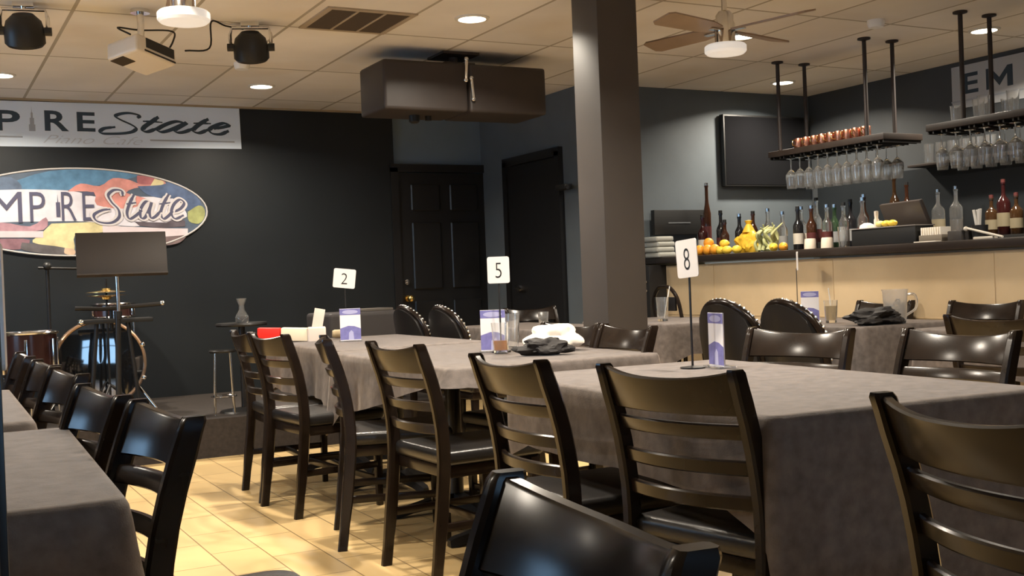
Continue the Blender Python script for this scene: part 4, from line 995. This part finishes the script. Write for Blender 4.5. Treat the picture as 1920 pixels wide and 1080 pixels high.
t = thing('garnish_tray', 'low dark tray in front of the straws on the bar', 'tray', (5.42, 4.50, BZ))
MB().box((0, -.0, .03), (.15, .10, .058), bevel=.006).build('tray', mat('tray_grey', (.055, .05, .048), .4), t)
mb = MB(); mb.cyl((5.36, 4.42, BZ+.068), (5.34, 4.17, BZ+.008), .007, seg=10); mb.ball((5.36, 4.43, BZ+.066), .014); tag(mb.build('bar_spoon', mat('pale_metal', (.7, .65, .56), .35)), 'pale long spoon slanting down right of the straws', 'spoon')
mb = MB(); mb.box((0, 0, .008), (.05, .13, .016), bevel=.006); tag(mb.build('strainer', mat('pale_metal', (.7, .65, .56), .35), loc=(5.36, 4.30, BZ)), 'small pale strainer lying under the long spoon', 'strainer')
mb = MB(); mb.box((0, 0, 0), (.18, .6, .022), bevel=.003); o = tag(mb.build('wall_shelf', mat('shelf_pale', (.42, .38, .30), .4), loc=(6.885, 4.60, 1.50)), 'pale shelf end at the right edge below the red bottle', 'shelf')
t = thing('towel_stack', 'pile of pale folded towels on the left end of the bar', 'towels', (5.25, 7.265, BZ))
m_tow = mat('towel_pale', (.40, .40, .36), .9)
for i in range(4): MB().box((.004*(-1)**i, .004*i, .020+.042*i), (.17, .19, .040), bevel=.016, seg=3).build('towel', m_tow, t)
t = thing('wall_monitor', 'small black monitor on the wall behind the left end of the bar', 'monitor', (5.51, 7.34, 1.49))
MB().box((0, 0, 0), (.53, .05, .20), bevel=.006).build('case', m_plastic, t)
mb = MB(); mb.box((-.02, -.027, -.005), (.22, .003, .008)); mb.build('status_strip', mat('strip_grey', (.16, .17, .18), .4), t, smooth=False)

# ------------------------------------------------------------------ glass racks over the bar
m_rackwood = mat('rack_wood', (.026, .018, .014), .45, var=.2)
m_pole = mat('pole_brown', (.028, .020, .018), .5)
def rack(y0, y1, poles, label):
    t = thing('glass_rack', label, 'glass rack', (0, 0, 0), 0, 'hanging glass racks')
    MB().box((5.73, (y0+y1)/2, 1.915), (.36, y1-y0, .042), bevel=.004).build('shelf', m_rackwood, t)
    for y in poles:
        for x in (5.60, 5.857):
            mb = MB(); mb.cyl((x, y, 1.93), (x, y, CEIL-.002), .014, seg=12); mb.lathe([(.0, 0), (.042, 0), (.042, -.010), (.02, -.016), (.0, -.016)], 20, (x, y, CEIL-.001)); mb.build('pole', m_pole, t)
    n = int((y1-y0)/.10)
    mb = MB()
    for i in range(n+1):
        for s in (-.018, .018): mb.box((5.73, y0+.03+i*(y1-y0-.06)/n+s, 1.885), (.34, .010, .018))
    mb.build('hanger_rail', m_iron, t, smooth=False)
rack(5.20, 6.30, (6.222, 5.385), 'dark hanging rack carrying copper mugs above the bar')
rack(3.10, 4.86, (4.617, 3.45), 'dark hanging rack at the right edge above the bar')
# stemware
def make_stem(label, group, bowl=.040, h=.22):
    t = thing('wine_glass', label, 'wine glass', (0, 0, 0), 0, group)
    # hangs upside down: foot on top at z=0
    MB().lathe([(.0, 0), (.033, -.001), (.033, -.003), (.006, -.008), (.0042, -.02), (.0042, -.075), (.010, -.084)], 20, caps=False).build('stem', m_glass, t)
    MB().lathe([(.0042, -.078), (.016, -.088), (bowl, -.118), (bowl*1.02, -.14), (bowl*.80, -h), (bowl*.80-.0018, -h), (bowl*1.02-.002, -.14), (bowl-.002, -.119), (.0, -.092)], 20, caps=False).build('bowl', m_glass, t)
    return t
g = 'wine glasses hanging under the copper mug rack'
SG = make_stem('first wine glass from the left in the front row under the copper mug rack', g)
SG.location = (5.62, 6.14, 1.874); first = True
for row, x in (('front', 5.62), ('back', 5.80)):
    for i in range(10):
        if first: first = False; continue
        dup(SG, (x, 6.14-.091*i, 1.874), 0, '%s wine glass from the left in the %s row under the copper mug rack' % (ORD[i], row), g)
g = 'wine glasses hanging under the right rack'
for row, x in (('front', 5.62), ('back', 5.80)):
    for i in range(9):
        dup(SG, (x, 4.80-.104*i, 1.874), 0, '%s wine glass from the left in the %s row under the right rack' % (ORD[i], row), g)
# upright glasses on the right rack
def upright(x, y, z, label, h=.11):
    o = MB().lathe([(.0, 0), (.030, 0), (.036, h), (.034, h), (.028, .008), (.0, .008)], 18, caps=False).build('tumbler', m_glass, loc=(x, y, z)); tag(o, label, 'glass', 'tumblers on top of the right rack'); return o
for i in range(7): upright(5.66+.08*(i % 2), 4.72-.10*i, 1.937, '%s tumbler from the left on top of the right rack' % ORD[i], .13 if i % 3 else .10)
# copper mugs
g = 'copper mugs in a row on the rack'
MUG = thing('copper_mug', 'first copper mug from the left on the rack', 'mug', (5.62, 6.05, 1.9375), 0, g)
MB().lathe([(.0, 0), (.030, 0), (.035, .01), (.035, .066), (.034, .069), (.032, .066), (.032, .008), (.0, .008)], 20, caps=False).build('mug_body', m_copper, MUG)
MB().tube(catmull([(-.034, 0, .056), (-.058, 0, .050), (-.058, 0, .022), (-.034, 0, .014)], 5), .004, 6).build('handle', m_brass, MUG)
for i in range(1, 9): dup(MUG, (5.62, 6.05-.079*i, 1.9375), .3*math.sin(i), '%s copper mug from the left on the rack' % ORD[i], g)
# glasses on a thin wall shelf further back
mb = MB(); mb.box((0, 0, 0), (.22, 1.0, .020), bevel=.003); tag(mb.build('wall_shelf', m_rackwood, loc=(6.885, 5.62, 1.828)), 'dark wall shelf of glasses between the two hanging racks', 'shelf')
for i in range(6):
    o = MB().lathe([(.0, 0), (.034, 0), (.040, .15), (.038, .15), (.032, .008), (.0, .008)], 18, caps=False).build('tumbler', m_glass, loc=(6.86, 5.98-.11*i, 1.8385)); tag(o, '%s glass from the left on the dark wall shelf between the racks' % ORD[i], 'glass', 'glasses on the wall shelf')
